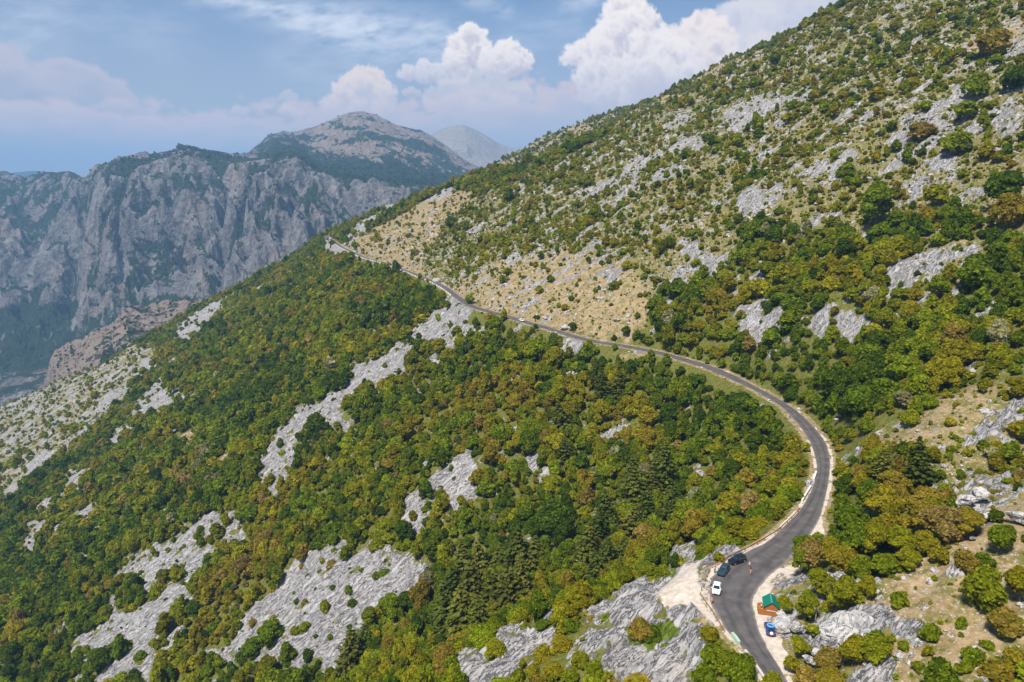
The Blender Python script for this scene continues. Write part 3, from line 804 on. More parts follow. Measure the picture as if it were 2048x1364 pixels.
# ------------------------------------------------------------------ far mountains: gorge wall, plateau, main peak, and a second peak behind
def sky_z(u, v, r):
    d = ray(u, v)
    return CAM_H + r * d[..., 2] / np.hypot(d[..., 0], d[..., 1])
def az_of(u, v):
    d = ray(u, v); return np.arctan2(d[..., 0], d[..., 1])
def mountain_material():
    m, t = new_mat('mountains')
    P = t.pos()
    n0 = t.noise(P, 0.0022, 5, 0.55); n1 = t.noise(P, 0.0095, 8, 0.66, .5); n2 = t.noise(P, 0.05, 4, 0.6)
    nz = t.n('ShaderNodeSeparateXYZ'); t.put(nz.inputs[0], t.n('ShaderNodeNewGeometry').outputs['Normal'])
    stv = t.mapping(P, rot=(R(25), R(35), R(20)), scale=(1, 1, 0.42))
    streak = t.noise(stv, 0.018, 6, 0.65, 0.6)
    rock = t.ramp(t.math('ADD', t.math('MULTIPLY', streak, 0.65), t.math('MULTIPLY', n2, 0.35)), [(0.36, (.055, .050, .049)), (0.46, (.135, .123, .119)), (0.55, (.20, .183, .177)), (0.68, (.29, .265, .257))])
    warm = t.attr('warm')
    rock = t.mix(t.math('MULTIPLY', warm, t.math('MULTIPLY_ADD', n1, 0.7, 0.35)), rock, (.30, .215, .155))
    gr = t.math('ADD', t.math('ADD', t.math('MULTIPLY', n1, 0.9), t.math('MULTIPLY', n0, 0.35)), t.math('MULTIPLY', t.attr('wood'), 0.55))
    gr = t.math('ADD', gr, t.math('MULTIPLY_ADD', nz.outputs[2], 0.25, -0.16))
    gr = t.math('ADD', gr, t.math('MULTIPLY_ADD', n2, 0.35, -0.175))
    gr = t.math('ADD', gr, t.math('MULTIPLY', t.attr('gully'), 0.34))
    gm = t.step(gr, 0.655, 0.71)
    rock = t.mix(t.attr('pale'), rock, t.mix(t.step(n1, .42, .6), (.50, .42, .34), (.62, .56, .50)))
    c = t.mix(gm, rock, t.ramp(n2, [(0.3, (.012, .024, .010)), (0.7, (.032, .048, .018))]))
    h = t.math('ADD', t.math('MULTIPLY', streak, 1.0), t.math('MULTIPLY', n2, 0.4))
    t.out(t.principled(c, 0.95, t.bump(h, 1.0, 38.0), spec=0.1))
    return m
MAT_MOUNT = mountain_material()
PTS_FAR = []
def build_mountains():
    # columns across the photo: u, skyline v and range, cliff-top v and range, cliff-foot v and range
    T = np.array([
     # u    sky v  r     top v  r     foot v  r
     [-700, 352, 7200,   430, 5600,   780, 3600],
     [-250, 352, 7200,   420, 5600,   770, 3500],
     [0,    349, 6800,   405, 5200,   745, 3300],
     [22,   344, 6800,   402, 5200,   742, 3300],
     [60,   361, 6800,   398, 5100,   735, 3250],
     [128,  344, 6000,   388, 4800,   720, 3200],
     [150,  342, 6000,   380, 4600,   715, 3100],
     [178,  356, 6000,   372, 4300,   705, 3050],
     [208,  334, 5600,   350, 4000,   700, 3000],
     [250,  323, 5400,   345, 3900,   690, 2950],
     [290,  313, 5200,   338, 3850,   680, 2900],
     [340,  303, 5000,   325, 3850,   670, 2850],
     [400,  297, 4900,   312, 3900,   660, 2800],
     [440,  301, 4900,   316, 3850,   650, 2750],
     [480,  309, 5000,   330, 3700,   640, 2700],
     [505,  310, 5400,   326, 3600,   630, 2680],
     [540,  284, 5900,   318, 3550,   615, 2650],
     [575,  268, 6000,   312, 3500,   605, 2600],
     [600,  270, 6000,   312, 3450,   600, 2600],
     [640,  255, 6100,   344, 3400,   590, 2550],
     [700,  231, 6200,   356, 3350,   570, 2500],
     [732,  226, 6200,   360, 3330,   560, 2500],
     [762,  233, 6200,   363, 3300,   550, 2480],
     [800,  254, 6100,   366, 3280,   545, 2460],
     [850,  266, 6000,   370, 3260,   535, 2450],
     [880,  285, 5900,   373, 3250,   525, 2450],
     [940,  325, 5700,   380, 3250,   515, 2450],
     [1010, 362, 5500,   392, 3250,   510, 2450],
     [1150, 400, 5300,   420, 3250,   510, 2450],
     [1600, 420, 5300,   440, 3250,   520, 2450]], float)
    us = np.concatenate([np.linspace(-2200, -60, 110), np.linspace(-56, 1060, 860), np.linspace(1070, 1600, 50)])
    c = [np.interp(us, T[:, 0], T[:, k]) for k in range(7)]
    near_l = 1 - sstep(us, 430, 540)
    c[3] = c[3] * (1 - near_l) + (c[1] + 9 + 6 * np.sin(us / 23.0)) * near_l; c[2] = c[2] * (1 - near_l) + (c[4] + 380) * near_l
    # smooth the table a little so that no crease shows between columns
    ker = np.hanning(15); ker /= ker.sum()
    c = [c[0]] + [c[1] * .6 + .4 * np.convolve(np.pad(c[1], 7, 'edge'), ker, 'valid')] + [np.convolve(np.pad(k, 7, 'edge'), ker, 'valid') for k in c[2:]]
    _, vs, rs_, vt, rt, vf, rf = c
    az = az_of(us, np.full(us.shape, 420.0))
    zs, zt, zf = sky_z(us, vs, rs_), sky_z(us, vt, rt), sky_z(us, vf, rf)
    # tan shelf standing in front, below the gorge wall
    shelf = sstep(us, -30, 70) * (1 - sstep(us, 640, 800))
    r_in = 1480.0; r_sh = 2150 + 90 * np.sin(us / 37.0)
    z_sh = sky_z(us, np.interp(us, [-60, 0, 60, 100, 130, 150, 190, 205, 225, 265, 300, 370, 600], [800, 752, 716, 694, 684, 670, 655, 640, 617, 609, 604, 602, 590]), r_sh)
    rho = np.concatenate([np.linspace(0, 1, 70), np.linspace(1, 2, 40)[1:], np.linspace(2, 3, 280)[1:], np.linspace(3, 4, 150)[1:], np.linspace(4, 5, 30)[1:]])
    U, RH = np.meshgrid(np.arange(len(us)), rho, indexing='ij')
    def knots(vals):
        vals = np.stack([np.broadcast_to(np.asarray(v, float), us.shape) for v in vals], 1)   # (n,6)
        i = np.clip(np.floor(RH).astype(int), 0, 4); f = RH - i
        a = np.take_along_axis(vals, i, 1); b = np.take_along_axis(vals, i + 1, 1)
        return a, b, f, i
    a, b, f, i = knots([r_in, r_sh, rf, rt, rs_, rs_ * 1.35])
    rr = a + (b - a) * f
    zz_ = 0
    zsh0 = np.where(shelf > 0.02, z_sh * shelf + (zf - 60) * (1 - shelf), zf - 60)
    a, b, f, i = knots([zsh0 - 30, zsh0, zf, zt, zs, zs - 650])
    prof = np.where(i == 2, f ** 0.8, np.where(i == 3, np.where((zs - zt > 0)[:, None], 0.35 * f + 0.65 * f * f * (3 - 2 * f), f), np.where(i == 1, sstep(f, 0, 0.6) , f)))
    zz = a + (b - a) * prof
    AZ = az[:, None] + 0 * RH
    px, py = AZ * 3000, rr
    # buttresses and gullies down the wall: long in the fall direction, short across it
    wall = np.where(i == 2, np.sin(np.pi * np.clip(f, 0, 1)) ** 0.6, 0)
    upper = np.where(i == 3, np.sin(np.pi * f * 0.93) ** 0.7, 0)
    wx = fbm(px / 420, py / 500, 4, 101) * 210; wy = fbm(px / 380 + 7.7, py / 420, 4, 102) * 210
    diag = .45 * (py - 2800)
    g1 = ridged((px + wx + diag) / 430, (py + wy) / 760, 3, 103) - 1.2
    g2 = ridged((px + wx - .3 * diag) / 165, (py + wy) / 250, 4, 107) - 1.2
    g3 = ridged((px + 0.6 * wx) / 58, (py + .6 * wy) / 80, 4, 111) - 1.2
    zz = zz + wall * (g1 * 150 + g2 * 72 + g3 * 26)
    uq = us[:, None] + 0 * RH
    for ut, ub, wd, dp in ((472, 420, 13, 95), (335, 372, 14, 60), (188, 95, 15, 80), (632, 545, 12, 70), (262, 205, 10, 50), (730, 690, 12, 50)):
        uc = ub + (ut - ub) * f + 34 * fbm(py / 210, px * 0 + ut, 4, 171)
        zz = zz - np.where(i == 2, np.exp(-((uq - uc) / wd) ** 2) * dp * sstep(f, .02, .3) * sstep(f, 1.0, .8), 0)
        zz = zz + np.where(i == 2, np.exp(-((uq - uc - 2.2 * wd) / (wd * 1.2)) ** 2) * dp * .55 * sstep(f, .02, .3) * sstep(f, 1.0, .8), 0)
    u1 = ridged((px + wx) / 520, py / 800, 3, 121) - 1.2
    u2 = fbm(px / 110, py / 130, 4, 127)
    zz = zz + upper * (u1 * 55 + u2 * 34 + g3 * 14)
    zz = zz + np.where(i < 2, fbm(px / 90, py / 90, 4, 131) * 14 + (ridged(px / 30, py / 36, 3, 137) - 1) * 3.5, 0)
    edge = np.where(i == 0, sstep(f, 0.75, 1.0) * shelf[:, None], 0)
    zz = zz + edge * fbm(px / 40, py / 60, 3, 133) * 16
    X, Y = np.sin(AZ) * rr, np.cos(AZ) * rr
    me = mesh_np('mountains', np.stack([X, Y, zz], -1).reshape(-1, 3), grid_faces(len(us), len(rho))[:, ::-1], True)
    uu = us[:, None] + 0 * RH
    warm = np.where(i >= 3, sstep(uu, 560, 680) * sstep(f, 0.15, 0.45) * 0.9, 0) + np.where(i <= 1, 0.85 * shelf[:, None], 0)
    warm = np.maximum(warm, np.where(i == 2, sstep(fbm(px / 300, py / 300, 3, 141), 0.1, 0.45) * 0.45, 0))
    woodv = np.where(i == 3, sstep(f, 0.42, 0.1) * (0.10 + 1.0 * sstep(uu, 480, 560)), 0) + np.where((i == 3) & (uu < 560), 0.02, 0) + np.where((i == 2), 0.05, 0) + np.where(i == 2, sstep(f, 0.25, 0.02) * 0.3, 0) - np.where(i <= 1, 0.05 * shelf[:, None], 0)
    woodv = woodv - np.where((i == 3) & (uu > 600), sstep(f, 0.45, 0.75) * 0.12, 0)
    add_attr(me, 'warm', warm.ravel()); add_attr(me, 'wood', woodv.ravel())
    gul_ = np.where((i == 2) | (i == 3), np.clip(-(g1 * .5 + g2 * .5 + g3 * .25), -1, 1), 0)
    g_ = np.random.default_rng(77); pk = np.zeros(RH.shape)
    pk = np.where(i == 2, .10 * sstep(gul_, -.1, .5), pk); pk = np.where(i == 3, np.where(uu > 560, .16 * sstep(f, .5, .2) + .012, .015 + .05 * sstep(gul_, 0, .4)), pk)
    pk = np.where((i <= 1) & (shelf[:, None] > .5), .02 + .10 * sstep(fbm(px / 70, py / 70, 3, 147), .05, .35), pk)
    pk = np.where((us[:, None] > -150) & (us[:, None] < 1080), pk, 0)
    sel = g_.random(RH.shape) < pk * np.where(i <= 1, .8, .55)
    PTS_FAR.append((np.stack([X, Y, zz], -1)[sel], np.where(i <= 1, .75, 1.5)[sel]))
    add_attr(me, 'gully', (np.where((i == 2) | (i == 3), np.clip(-(g1 * .5 + g2 * .5 + g3 * .25), -1, 1), 0)).ravel())
    me.materials.append(MAT_MOUNT)
    tag(link(bpy.data.objects.new('mountains', me)), kind='structure')
    # second, bare peak farther back, and the low blue ridge at the far left
    def back(name, tab, r0, r1, spread, warm_v, wood_v, seed):
        T2 = np.array(tab, float)
        us = np.linspace(T2[0, 0], T2[-1, 0], 240)
        vs = np.interp(us, T2[:, 0], T2[:, 1])
        vs = np.convolve(np.pad(vs, 3, 'edge'), np.ones(7) / 7, 'valid')
        az = az_of(us, np.full(us.shape, 350.0)); zs = sky_z(us, vs, r1)
        fr = np.linspace(0, 1.25, 160)
        A, F = np.meshgrid(az, fr, indexing='ij')
        rr = r0 + (r1 - r0) * F
        base = -200.0
        k = np.where(F < 1, F ** 1.15, 1 - (F - 1) * 2.5)
        z = base + (zs[:, None] - base) * k
        px, py = A * 6000, rr
        z = z + np.sin(np.pi * np.clip(F, 0, 1)) * ((ridged(px / 420 + fbm(px / 500, py / 500, 2, seed) * 1.2, py / 1100, 4, seed) - 1.2) * 70)
        me = mesh_np(name, np.stack([np.sin(A) * rr, np.cos(A) * rr, z], -1).reshape(-1, 3), grid_faces(len(us), len(fr))[:, ::-1], True)
        add_attr(me, 'pale', np.full(F.size, .32 if warm_v > .2 else 0.0)); add_attr(me, 'warm', (warm_v + 0 * F).ravel()); add_attr(me, 'wood', np.where(F < 0.55, wood_v + 0.6 * sstep(F, 0.62, 0.45), wood_v).ravel())
        me.materials.append(MAT_MOUNT)
        tag(link(bpy.data.objects.new(name, me)), kind='structure')
    back('distant_peak', [(720, 420), (800, 330), (866, 266), (890, 256), (912, 250), (930, 250), (950, 258), (975, 272), (1000, 288), (1020, 295), (1050, 297), (1100, 320), (1200, 400)], 5200, 8600, 1, 0.45, -0.35, 151)
    back('distant_ridge', [(-400, 352), (-100, 350), (20, 346), (70, 341), (110, 345), (160, 352), (260, 380)], 9500, 13500, 1, 0.0, 0.3, 161)
build_mountains()

# ------------------------------------------------------------------ foliage
PALETTE = [(0.0, (.060, .110, .009)), (0.17, (.125, .182, .009)), (0.34, (.222, .275, .010)), (0.50, (.290, .283, .011)), (0.66, (.350, .295, .014)), (0.82, (.310, .228, .032)), (0.93, (.36, .26, .09)), (1.0, (.34, .36, .18))]
def leaf_material(name, stops):
    m, t = new_mat(name)
    tint = t.attr('tint', 'INSTANCER'); lum = t.attr('lum', 'INSTANCER'); lv = t.attr('lv')
    k = t.math('ADD', tint, t.math('MULTIPLY_ADD', lv, 0.14, -0.07), clamp=True)
    c = t.ramp(k, stops)
    g = t.math('MULTIPLY', t.math('MULTIPLY_ADD', lv, 0.8, 0.6), lum)
    sc = t.vmath('SCALE', c); t.put(sc.node.inputs['Scale'], g)
    df = t.n('ShaderNodeBsdfDiffuse'); t.put(df.inputs[0], sc)
    tl = t.n('ShaderNodeBsdfTranslucent'); t.put(tl.inputs[0], sc)
    mx = t.n('ShaderNodeMixShader'); mx.inputs[0].default_value = 0.55
    t.t.links.new(df.outputs[0], mx.inputs[1]); t.t.links.new(tl.outputs[0], mx.inputs[2])
    t.out(mx.outputs[0])
    return m
MAT_LEAF = leaf_material('leaves', PALETTE)
MAT_NEEDLE = leaf_material('needles', [(0.0, (.095, .130, .020)), (0.5, (.150, .172, .026)), (1.0, (.23, .205, .034))])
MAT_BARK = noisy_mat('bark', (.13, .10, .075), 0.95, 0.35, 2.0, 0.1)
MAT_DEAD = noisy_mat('dead_wood', (.50, .46, .41), 0.9, 0.2, 2.0, 0.1)

def leaf_quads(c, n, size, g, elong=1.0, along=None):
    """flat leaf clumps: centres c, normals n, sizes"""
    n = n / np.linalg.norm(n, axis=1)[:, None]
    ref = g.normal(size=c.shape) if along is None else along
    t1 = np.cross(n, ref); t1 /= np.linalg.norm(t1, axis=1)[:, None] + 1e-9
    t2 = np.cross(n, t1)
    s = size[:, None] / 2
    a1 = t1 * s; a2 = t2 * s * elong
    sk = g.uniform(-.35, .35, (len(c), 1))
    V = np.stack([c - a1 - a2 * (1 + sk), c + a1 - a2 * (1 - sk) + n * s * .3, c + a1 * .8 + a2, c - a1 * .8 + a2 + n * s * .2], 1)
    return V.reshape(-1, 3)
def tube_quads(path, rad, k=6):
    path = np.array(path, float); V = []
    for i, p in enumerate(path):
        d = path[min(i + 1, len(path) - 1)] - path[max(i - 1, 0)]; d /= np.linalg.norm(d)
        a = np.cross(d, [0.3, 0.9, 0.1]); a /= np.linalg.norm(a); b = np.cross(d, a)
        for j in range(k):
            th = 2 * np.pi * j / k
            V.append(p + rad[i] * (math.cos(th) * a + math.sin(th) * b))
    F = []
    for i in range(len(path) - 1):
        for j in range(k):
            F.append([i * k + j, i * k + (j + 1) % k, (i + 1) * k + (j + 1) % k, (i + 1) * k + j])
    return np.array(V), np.array(F)
def crown_np(seed, n, leaf, W=5.2, z0=.3, H=6.0, lobes=13):
    g = np.random.default_rng(seed)
    L = []
    for i in range(lobes):
        th = g.uniform(0, 2 * np.pi); rr = math.sqrt(g.uniform(0, 1)) * W * 0.33
        zz = z0 + (H - z0) * (0.22 + 0.60 * g.uniform(0, 1) ** .8 * (1 - (rr / (W * .36)) ** 2 * .62))
        L.append((rr * math.cos(th), rr * math.sin(th), zz, W * g.uniform(.12, .22)))
    L.append((0, 0, z0 + (H - z0) * .48, W * .30)); L.append((0, 0, z0 + (H - z0) * .74, W * .2))
    L = np.array(L)
    m = n * 3
    which = g.choice(len(L), m, p=L[:, 3] ** 2 / (L[:, 3] ** 2).sum())
    dirs = g.normal(size=(m, 3)); dirs[:, 2] = np.where(g.random(m) < .75, np.abs(dirs[:, 2]), dirs[:, 2]); dirs /= np.linalg.norm(dirs, axis=1)[:, None]
    c = L[which, :3] + dirs * L[which, 3:4] * np.array([1, 1, .85]) * g.uniform(.72, 1.22, (m, 1))
    dd = np.linalg.norm(c[:, None] - L[None, :, :3], axis=2) / L[None, :, 3]
    keep = (dd.min(1) > 0.70)
    c, dirs = c[keep][:n], dirs[keep][:n]
    nn = dirs + g.normal(size=c.shape) * .7 + np.array([0, 0, .35])
    V = leaf_quads(c, nn, leaf * g.uniform(.7, 1.35, len(c)), g)
    lv = g.random(len(c))
    return V, lv
def pine_np(seed, H=10.5, W=5.0, dens=1.0, leaf=0.55):
    g = np.random.default_rng(seed)
    C, N, A, S = [], [], [], []
    tiers = int(15)
    for i in range(tiers):
        f = i / (tiers - 1); z = H * (0.14 + 0.84 * f)
        rad = W / 2 * (1 - f) ** .58 * g.uniform(.82, 1.12) + .15
        nb = max(4, int(9 - 4 * f))
        a0 = g.uniform(0, 6.28)
        for b in range(nb):
            th = a0 + 2 * np.pi * b / nb + g.normal() * .15
            rl = rad * g.uniform(.75, 1.12)
            k = max(2, int(rl * 5.5 * dens))
            for j in range(k):
                fr = (j + .6) / k
                p = np.array([math.cos(th) * rl * fr, math.sin(th) * rl * fr, z - .28 * rl * fr + .22 * rl * fr * fr + g.normal() * .08])
                wdt = .5 + .5 * (1 - abs(fr - .6))
                side = np.array([-math.sin(th), math.cos(th), 0]) * g.normal() * .38 * wdt * min(rl, 1.6) * .6
                C.append(p + side); N.append([math.cos(th) * .35 + g.normal() * .25, math.sin(th) * .35 + g.normal() * .25, 1]); A.append([math.cos(th), math.sin(th), 0]); S.append(leaf * g.uniform(.8, 1.3))
    C, N, A, S = map(np.array, (C, N, A, S))
    return leaf_quads(C, N, S, g, 1.25, A + g.normal(size=A.shape) * .25), g.random(len(C))
def leaf_mesh(name, V, lv, mat, extra=None):
    F = np.arange(len(V)).reshape(-1, 4)
    if extra is not None:
        Ve, Fe = extra
        F = np.vstack([F, Fe + len(V)]); V = np.vstack([V, Ve]); lv = np.concatenate([lv, np.full(len(Fe), .3)])
    me = mesh_np(name, V, F)
    add_attr(me, 'lv', lv, 'FACE')
    me.materials.append(mat)
    if extra is not None:
        me.materials.append(MAT_BARK)
        mi = np.zeros(len(F), np.int32); mi[-len(extra[1]):] = 1
        me.polygons.foreach_set('material_index', mi)
    return me
def trunk_np(seed, H, r, limbs=4, top=.75):
    g = np.random.default_rng(seed)
    parts = [tube_quads([(0, 0, -.6), (g.normal() * .05, g.normal() * .05, H * .2), (g.normal() * .12, g.normal() * .12, H * top)], [r * 1.25, r * .85, r * .3])]
    for i in range(limbs):
        th = 6.28 * i / limbs + g.normal() * .4; z = H * g.uniform(.22, .42); l = H * g.uniform(.25, .36)
        parts.append(tube_quads([(0, 0, z), (math.cos(th) * l * .5, math.sin(th) * l * .5, z + l * .5), (math.cos(th) * l, math.sin(th) * l, z + l * .8)], [r * .5, r * .35, r * .12], 5))
    V, F, o = [], [], 0
    for v, f in parts: V.append(v); F.append(f + o); o += len(v)
    return np.vstack(V), np.vstack(F)

NV = 8
CROWN_HI = [leaf_mesh('crown', *crown_np(200 + k, 3000, .33, W=5.2 + .5 * (k % 3 - 1), H=5.6 + .6 * (k % 4 - 1.5), lobes=12 + k % 6), MAT_LEAF) for k in range(NV)]
TRUNK = [mesh_np('trunk', *trunk_np(300 + k, 4.6, .17)) for k in range(4)]
for me in TRUNK: me.materials.append(MAT_BARK)
SHRUB_HI = [leaf_mesh('shrub', *crown_np(400 + k, 800, .36, W=3.2, z0=.0, H=2.5, lobes=9), MAT_LEAF, trunk_np(440 + k, 1.6, .06, 4)) for k in range(6)]
PINE_HI = [leaf_mesh('crown', *pine_np(500 + k, H=10 + k % 3, W=6.6 + .8 * (k % 3)), MAT_NEEDLE) for k in range(5)]
PINE_TRUNK = mesh_np('trunk', *trunk_np(350, 10.0, .2, 0, .96)); PINE_TRUNK.materials.append(MAT_BARK)
def source_collection(name, meshes):
    c = bpy.data.collections.new(name)                 # not linked to the scene: only the instances show
    for i, me in enumerate(meshes):
        me.name = '%s_%02d' % (name, i)
        c.objects.link(bpy.data.objects.new('%s_%02d' % (name, i), me))
    return c
SRC_MID = source_collection('woodland_tree', [leaf_mesh('t', *crown_np(600 + k, 760, .60, W=5.2 + .5 * (k % 3 - 1), H=5.6 + .6 * (k % 4 - 1.5), lobes=11 + k % 6), MAT_LEAF, trunk_np(640 + k, 4.4, .16, 3)) for k in range(NV)])
SRC_LOW = source_collection('far_tree', [leaf_mesh('t', *crown_np(700 + k, 210, 1.05, W=5.3, H=5.4, lobes=9), MAT_LEAF) for k in range(NV)])
SRC_SHRUB = source_collection('scrub_bush', [leaf_mesh('t', *crown_np(800 + k, 170, .62, W=3.2, z0=0, H=2.3, lobes=8), MAT_LEAF) for k in range(NV)])

def scatter(name, pts, scl, rot, var, tint, lum, coll, kind='stuff'):
    """one object whose geometry nodes set a bush, tree or stone on each of its points"""
    me = bpy.data.meshes.new(name)
    me.vertices.add(len(pts)); me.vertices.foreach_set('co', np.ascontiguousarray(pts, np.float32).ravel())
    def va(nm, v):
        a = me.attributes.new(nm, 'FLOAT_VECTOR', 'POINT'); a.data.foreach_set('vector', np.ascontiguousarray(v, np.float32).ravel())
    va('scl', scl); va('rot', rot)
    a = me.attributes.new('var', 'INT', 'POINT'); a.data.foreach_set('value', np.ascontiguousarray(var, np.int32))
    add_attr(me, 'tint', tint); add_attr(me, 'lum', lum)
    ng = bpy.data.node_groups.new(name, 'GeometryNodeTree')
    ng.interface.new_socket('Geometry', in_out='INPUT', socket_type='NodeSocketGeometry')
    ng.interface.new_socket('Geometry', in_out='OUTPUT', socket_type='NodeSocketGeometry')
    N = ng.nodes; L = ng.links
    gi, go = N.new('NodeGroupInput'), N.new('NodeGroupOutput')
    ci = N.new('GeometryNodeCollectionInfo'); ci.inputs['Collection'].default_value = coll
    ci.inputs['Separate Children'].default_value = True; ci.inputs['Reset Children'].default_value = True
    iop = N.new('GeometryNodeInstanceOnPoints'); iop.inputs['Pick Instance'].default_value = True
    def na(nm, typ):
        k = N.new('GeometryNodeInputNamedAttribute'); k.data_type = typ; k.inputs['Name'].default_value = nm
        return k.outputs['Attribute']
    L.new(gi.outputs[0], iop.inputs['Points']); L.new(ci.outputs[0], iop.inputs['Instance'])
    L.new(na('var', 'INT'), iop.inputs['Instance Index'])
    e2r = N.new('FunctionNodeEulerToRotation'); L.new(na('rot', 'FLOAT_VECTOR'), e2r.inputs[0])
    L.new(e2r.outputs[0], iop.inputs['Rotation']); L.new(na('scl', 'FLOAT_VECTOR'), iop.inputs['Scale'])
    L.new(iop.outputs[0], go.inputs[0])
    o = link(bpy.data.objects.new(name, me))
    md = o.modifiers.new('scatter', 'NODES'); md.node_group = ng
    tag(o, kind=kind)
    return o

# ------------------------------------------------------------------ where the trees stand
def candidates():
    out = []
    for r0, r1, sp in ((70, 420, 3.5), (420, 900, 4.1), (900, 1500, 5.2), (1500, 2600, 8.5)):
        nx = np.arange(-r1, r1, sp)
        gx, gy = np.meshgrid(nx, nx[nx > 40])
        gx = gx + rng.uniform(-.48, .48, gx.shape) * sp; gy = gy + rng.uniform(-.48, .48, gx.shape) * sp
        x, y = gx.ravel(), gy.ravel(); r = np.hypot(x, y); a = np.degrees(np.arctan2(x, y))
        k = (r >= r0) & (r < r1) & (np.abs(a) < 52)
        out.append(np.stack([x[k], y[k], np.full(k.sum(), sp)], 1))
    return np.vstack(out)
# trees and bushes that stand out one by one in the photo: centre u, v, width in photo pixels, tint, is it a bush
SOLO = [(1637,1172,50,.46,0),(1995,1078,58,.28,0),(1932,1128,50,.80,0),(1965,1118,46,.2,0),(1950,1185,80,.42,0),(1795,1198,42,.33,1),(1858,1270,38,.33,1),(1942,1318,38,.30,1),(1975,1292,26,.36,1),(2005,1238,70,.80,0),
 (1990,1345,50,.75,1),(2040,1180,60,.55,0),(2030,1330,48,.7,1),(1783,1278,22,.45,1),(1805,1292,22,.38,1),(1922,1252,22,.3,1),(1690,1196,66,.45,0),(1612,1212,46,.42,0),(1567,1200,38,.44,0),(1730,1180,46,.55,0),(1705,1302,62,.58,0),(1748,1296,62,.42,0),
 (1652,1318,48,.82,0),(1662,1350,52,.72,0),(1602,1292,36,.5,1),(1585,1330,34,.55,1),(1428,1308,72,.30,0),(1472,1348,62,.28,0),(1412,1350,60,.26,0),(1450,1330,50,.36,0),(1280,1262,58,.80,0),(1306,1264,44,.14,0),(1218,1244,34,.30,1),
 (1085,1312,46,.60,0),(1122,1290,50,.66,0),(1160,1318,52,.48,0),(1190,1338,46,.36,0),(1070,1348,42,.6,0),(1110,1340,46,.6,0),(1140,1355,40,.35,0),(1545,1362,44,.46,0),(1622,1103,62,.86,0),(1600,1122,36,.32,0),(1655,1100,50,.66,0),(1700,1085,66,.24,0),(1690,1125,56,.72,0),
 (1745,1082,64,.52,0),(1800,1072,62,.46,0),(1700,1032,72,.18,0),(1740,1005,70,.2,0),(1765,1000,76,.64,0),(1880,1052,66,.88,0),(1845,1030,56,.74,0),(1930,1040,62,.72,0),(1765,1125,60,.34,0),(1720,1145,48,.36,0),(1810,1120,50,.5,0),(1850,1090,44,.6,0),
 (668,1130,28,.84,1),(650,1214,30,.42,1),(592,1262,26,.5,1),(610,1252,24,.34,1),(770,1145,26,.22,1),(700,1180,22,.2,1),(600,1030,24,.2,1),(925,1030,18,.82,1),(1390,992,50,1.0,0),(1102,1030,86,.06,0),(1070,1050,60,.08,0),(1130,1050,60,.07,0),
 (1840,266,46,.84,1),(1925,222,46,.34,1),(1912,285,52,.36,1),(1978,96,52,.8,1),(2025,168,46,.06,1),(1585,212,24,.28,1),(1752,420,72,.26,0),(1995,388,70,.1,0),(1952,178,44,.3,1),(1690,345,34,.3,1),(1870,390,48,.5,1),(1850,440,40,.72,1),(2015,432,60,.76,0),
 (940,600,22,.30,1),(918,612,18,.3,1),(1145,650,20,.08,1),(1253,660,26,.1,1),(880,690,44,.6,0),(905,447,28,.1,1),(1860,60,36,.5,1),(480,490,10,.3,1)]
PINES = [(1187,1085,1.15),(1168,1120,1.1),(1212,1050,1.1),(1240,1120,.95),(1262,1010,1.05),(1300,985,1.1),(1325,965,1.1),(1258,1065,1.0),(1290,1040,.9),(1345,1010,.9),(1210,1130,.9),(1350,1050,.8),
 (930,1140,1.0),(962,1130,1.0),(1000,1125,1.0),(1035,1140,1.05),(1068,1128,1.0),(905,1195,1.0),(945,1205,1.1),(985,1195,1.05),(1020,1200,1.15),(900,1250,.95),(925,1262,1.0),(955,1255,1.0),(735,1292,.95),(700,1330,.9),(1185,1160,.8),
 (1122,845,1.0),(1230,782,1.05),(1205,795,1.0),(1195,755,.9),(1000,690,.9),(1765,955,.85),(1835,945,.8),(880,1220,.9),(1050,1180,1.0),(1370,1075,.7),(1130,905,.8),(1262,960,.9),(1320,930,.85)]
cand = candidates()
cx_, cy_, csp = cand.T
rock_c, grass_c, dens_c, dark_c, gold_c, _, dfl_c, _ = cover(cx_, cy_)
P_solo = ground_at(np.array([s[0] for s in SOLO], float), np.array([s[1] + s[2] * (.30 if s[4] else .44) for s in SOLO], float))
P_pine = ground_at(np.array([s[0] for s in PINES], float), np.array([s[1] for s in PINES], float) + 20)
dist_solo = np.linalg.norm(P_solo - [0, 0, CAM_H], axis=1); wid_solo = np.array([s[2] for s in SOLO]) * dist_solo / FOCAL * .88
keep = rng.random(len(cx_)) < dens_c
for p, wd in list(zip(P_solo, wid_solo * .5 + .8)) + [(p, 3.0) for p in P_pine]:
    keep &= (np.hypot(cx_ - p[0], cy_ - p[1]) > wd)
for px, py in ((53, 125), (52, 118)):
    keep &= np.hypot(cx_ - px, cy_ - py) > 5.5
# the verges of the far road are kept clear: nothing tall where it would hide the carriageway
_ru, _rv, _rd = project(ROAD_C[90:]); _rc = ROAD_C[90:]
_cand = np.flatnonzero(keep & (dfl_c < 13.9) & (np.hypot(cx_, cy_) > 235))
for _i in _cand:
    _b = np.array([cx_[_i], cy_[_i], 0.0]); _z = float(h_ground(_b[:1], _b[1:2])[0])
    _u0, _v0, _d0 = project(np.array([_b[0], _b[1], _z])); _h = 6.5 * FOCAL / _d0
    if ((np.abs(_ru - _u0) < _h * .5 + 3) & (_rv < _v0 + 1) & (_rv > _v0 - _h) & (_rd > _d0)).any() and rng.random() < .93: keep[_i] = False
x, y, sp = cx_[keep], cy_[keep], csp[keep]
dens, dark, gold, rk, gs = dens_c[keep], dark_c[keep], gold_c[keep], rock_c[keep], grass_c[keep]
z = h_ground(x, y)
r = np.hypot(x, y)
n = len(x)
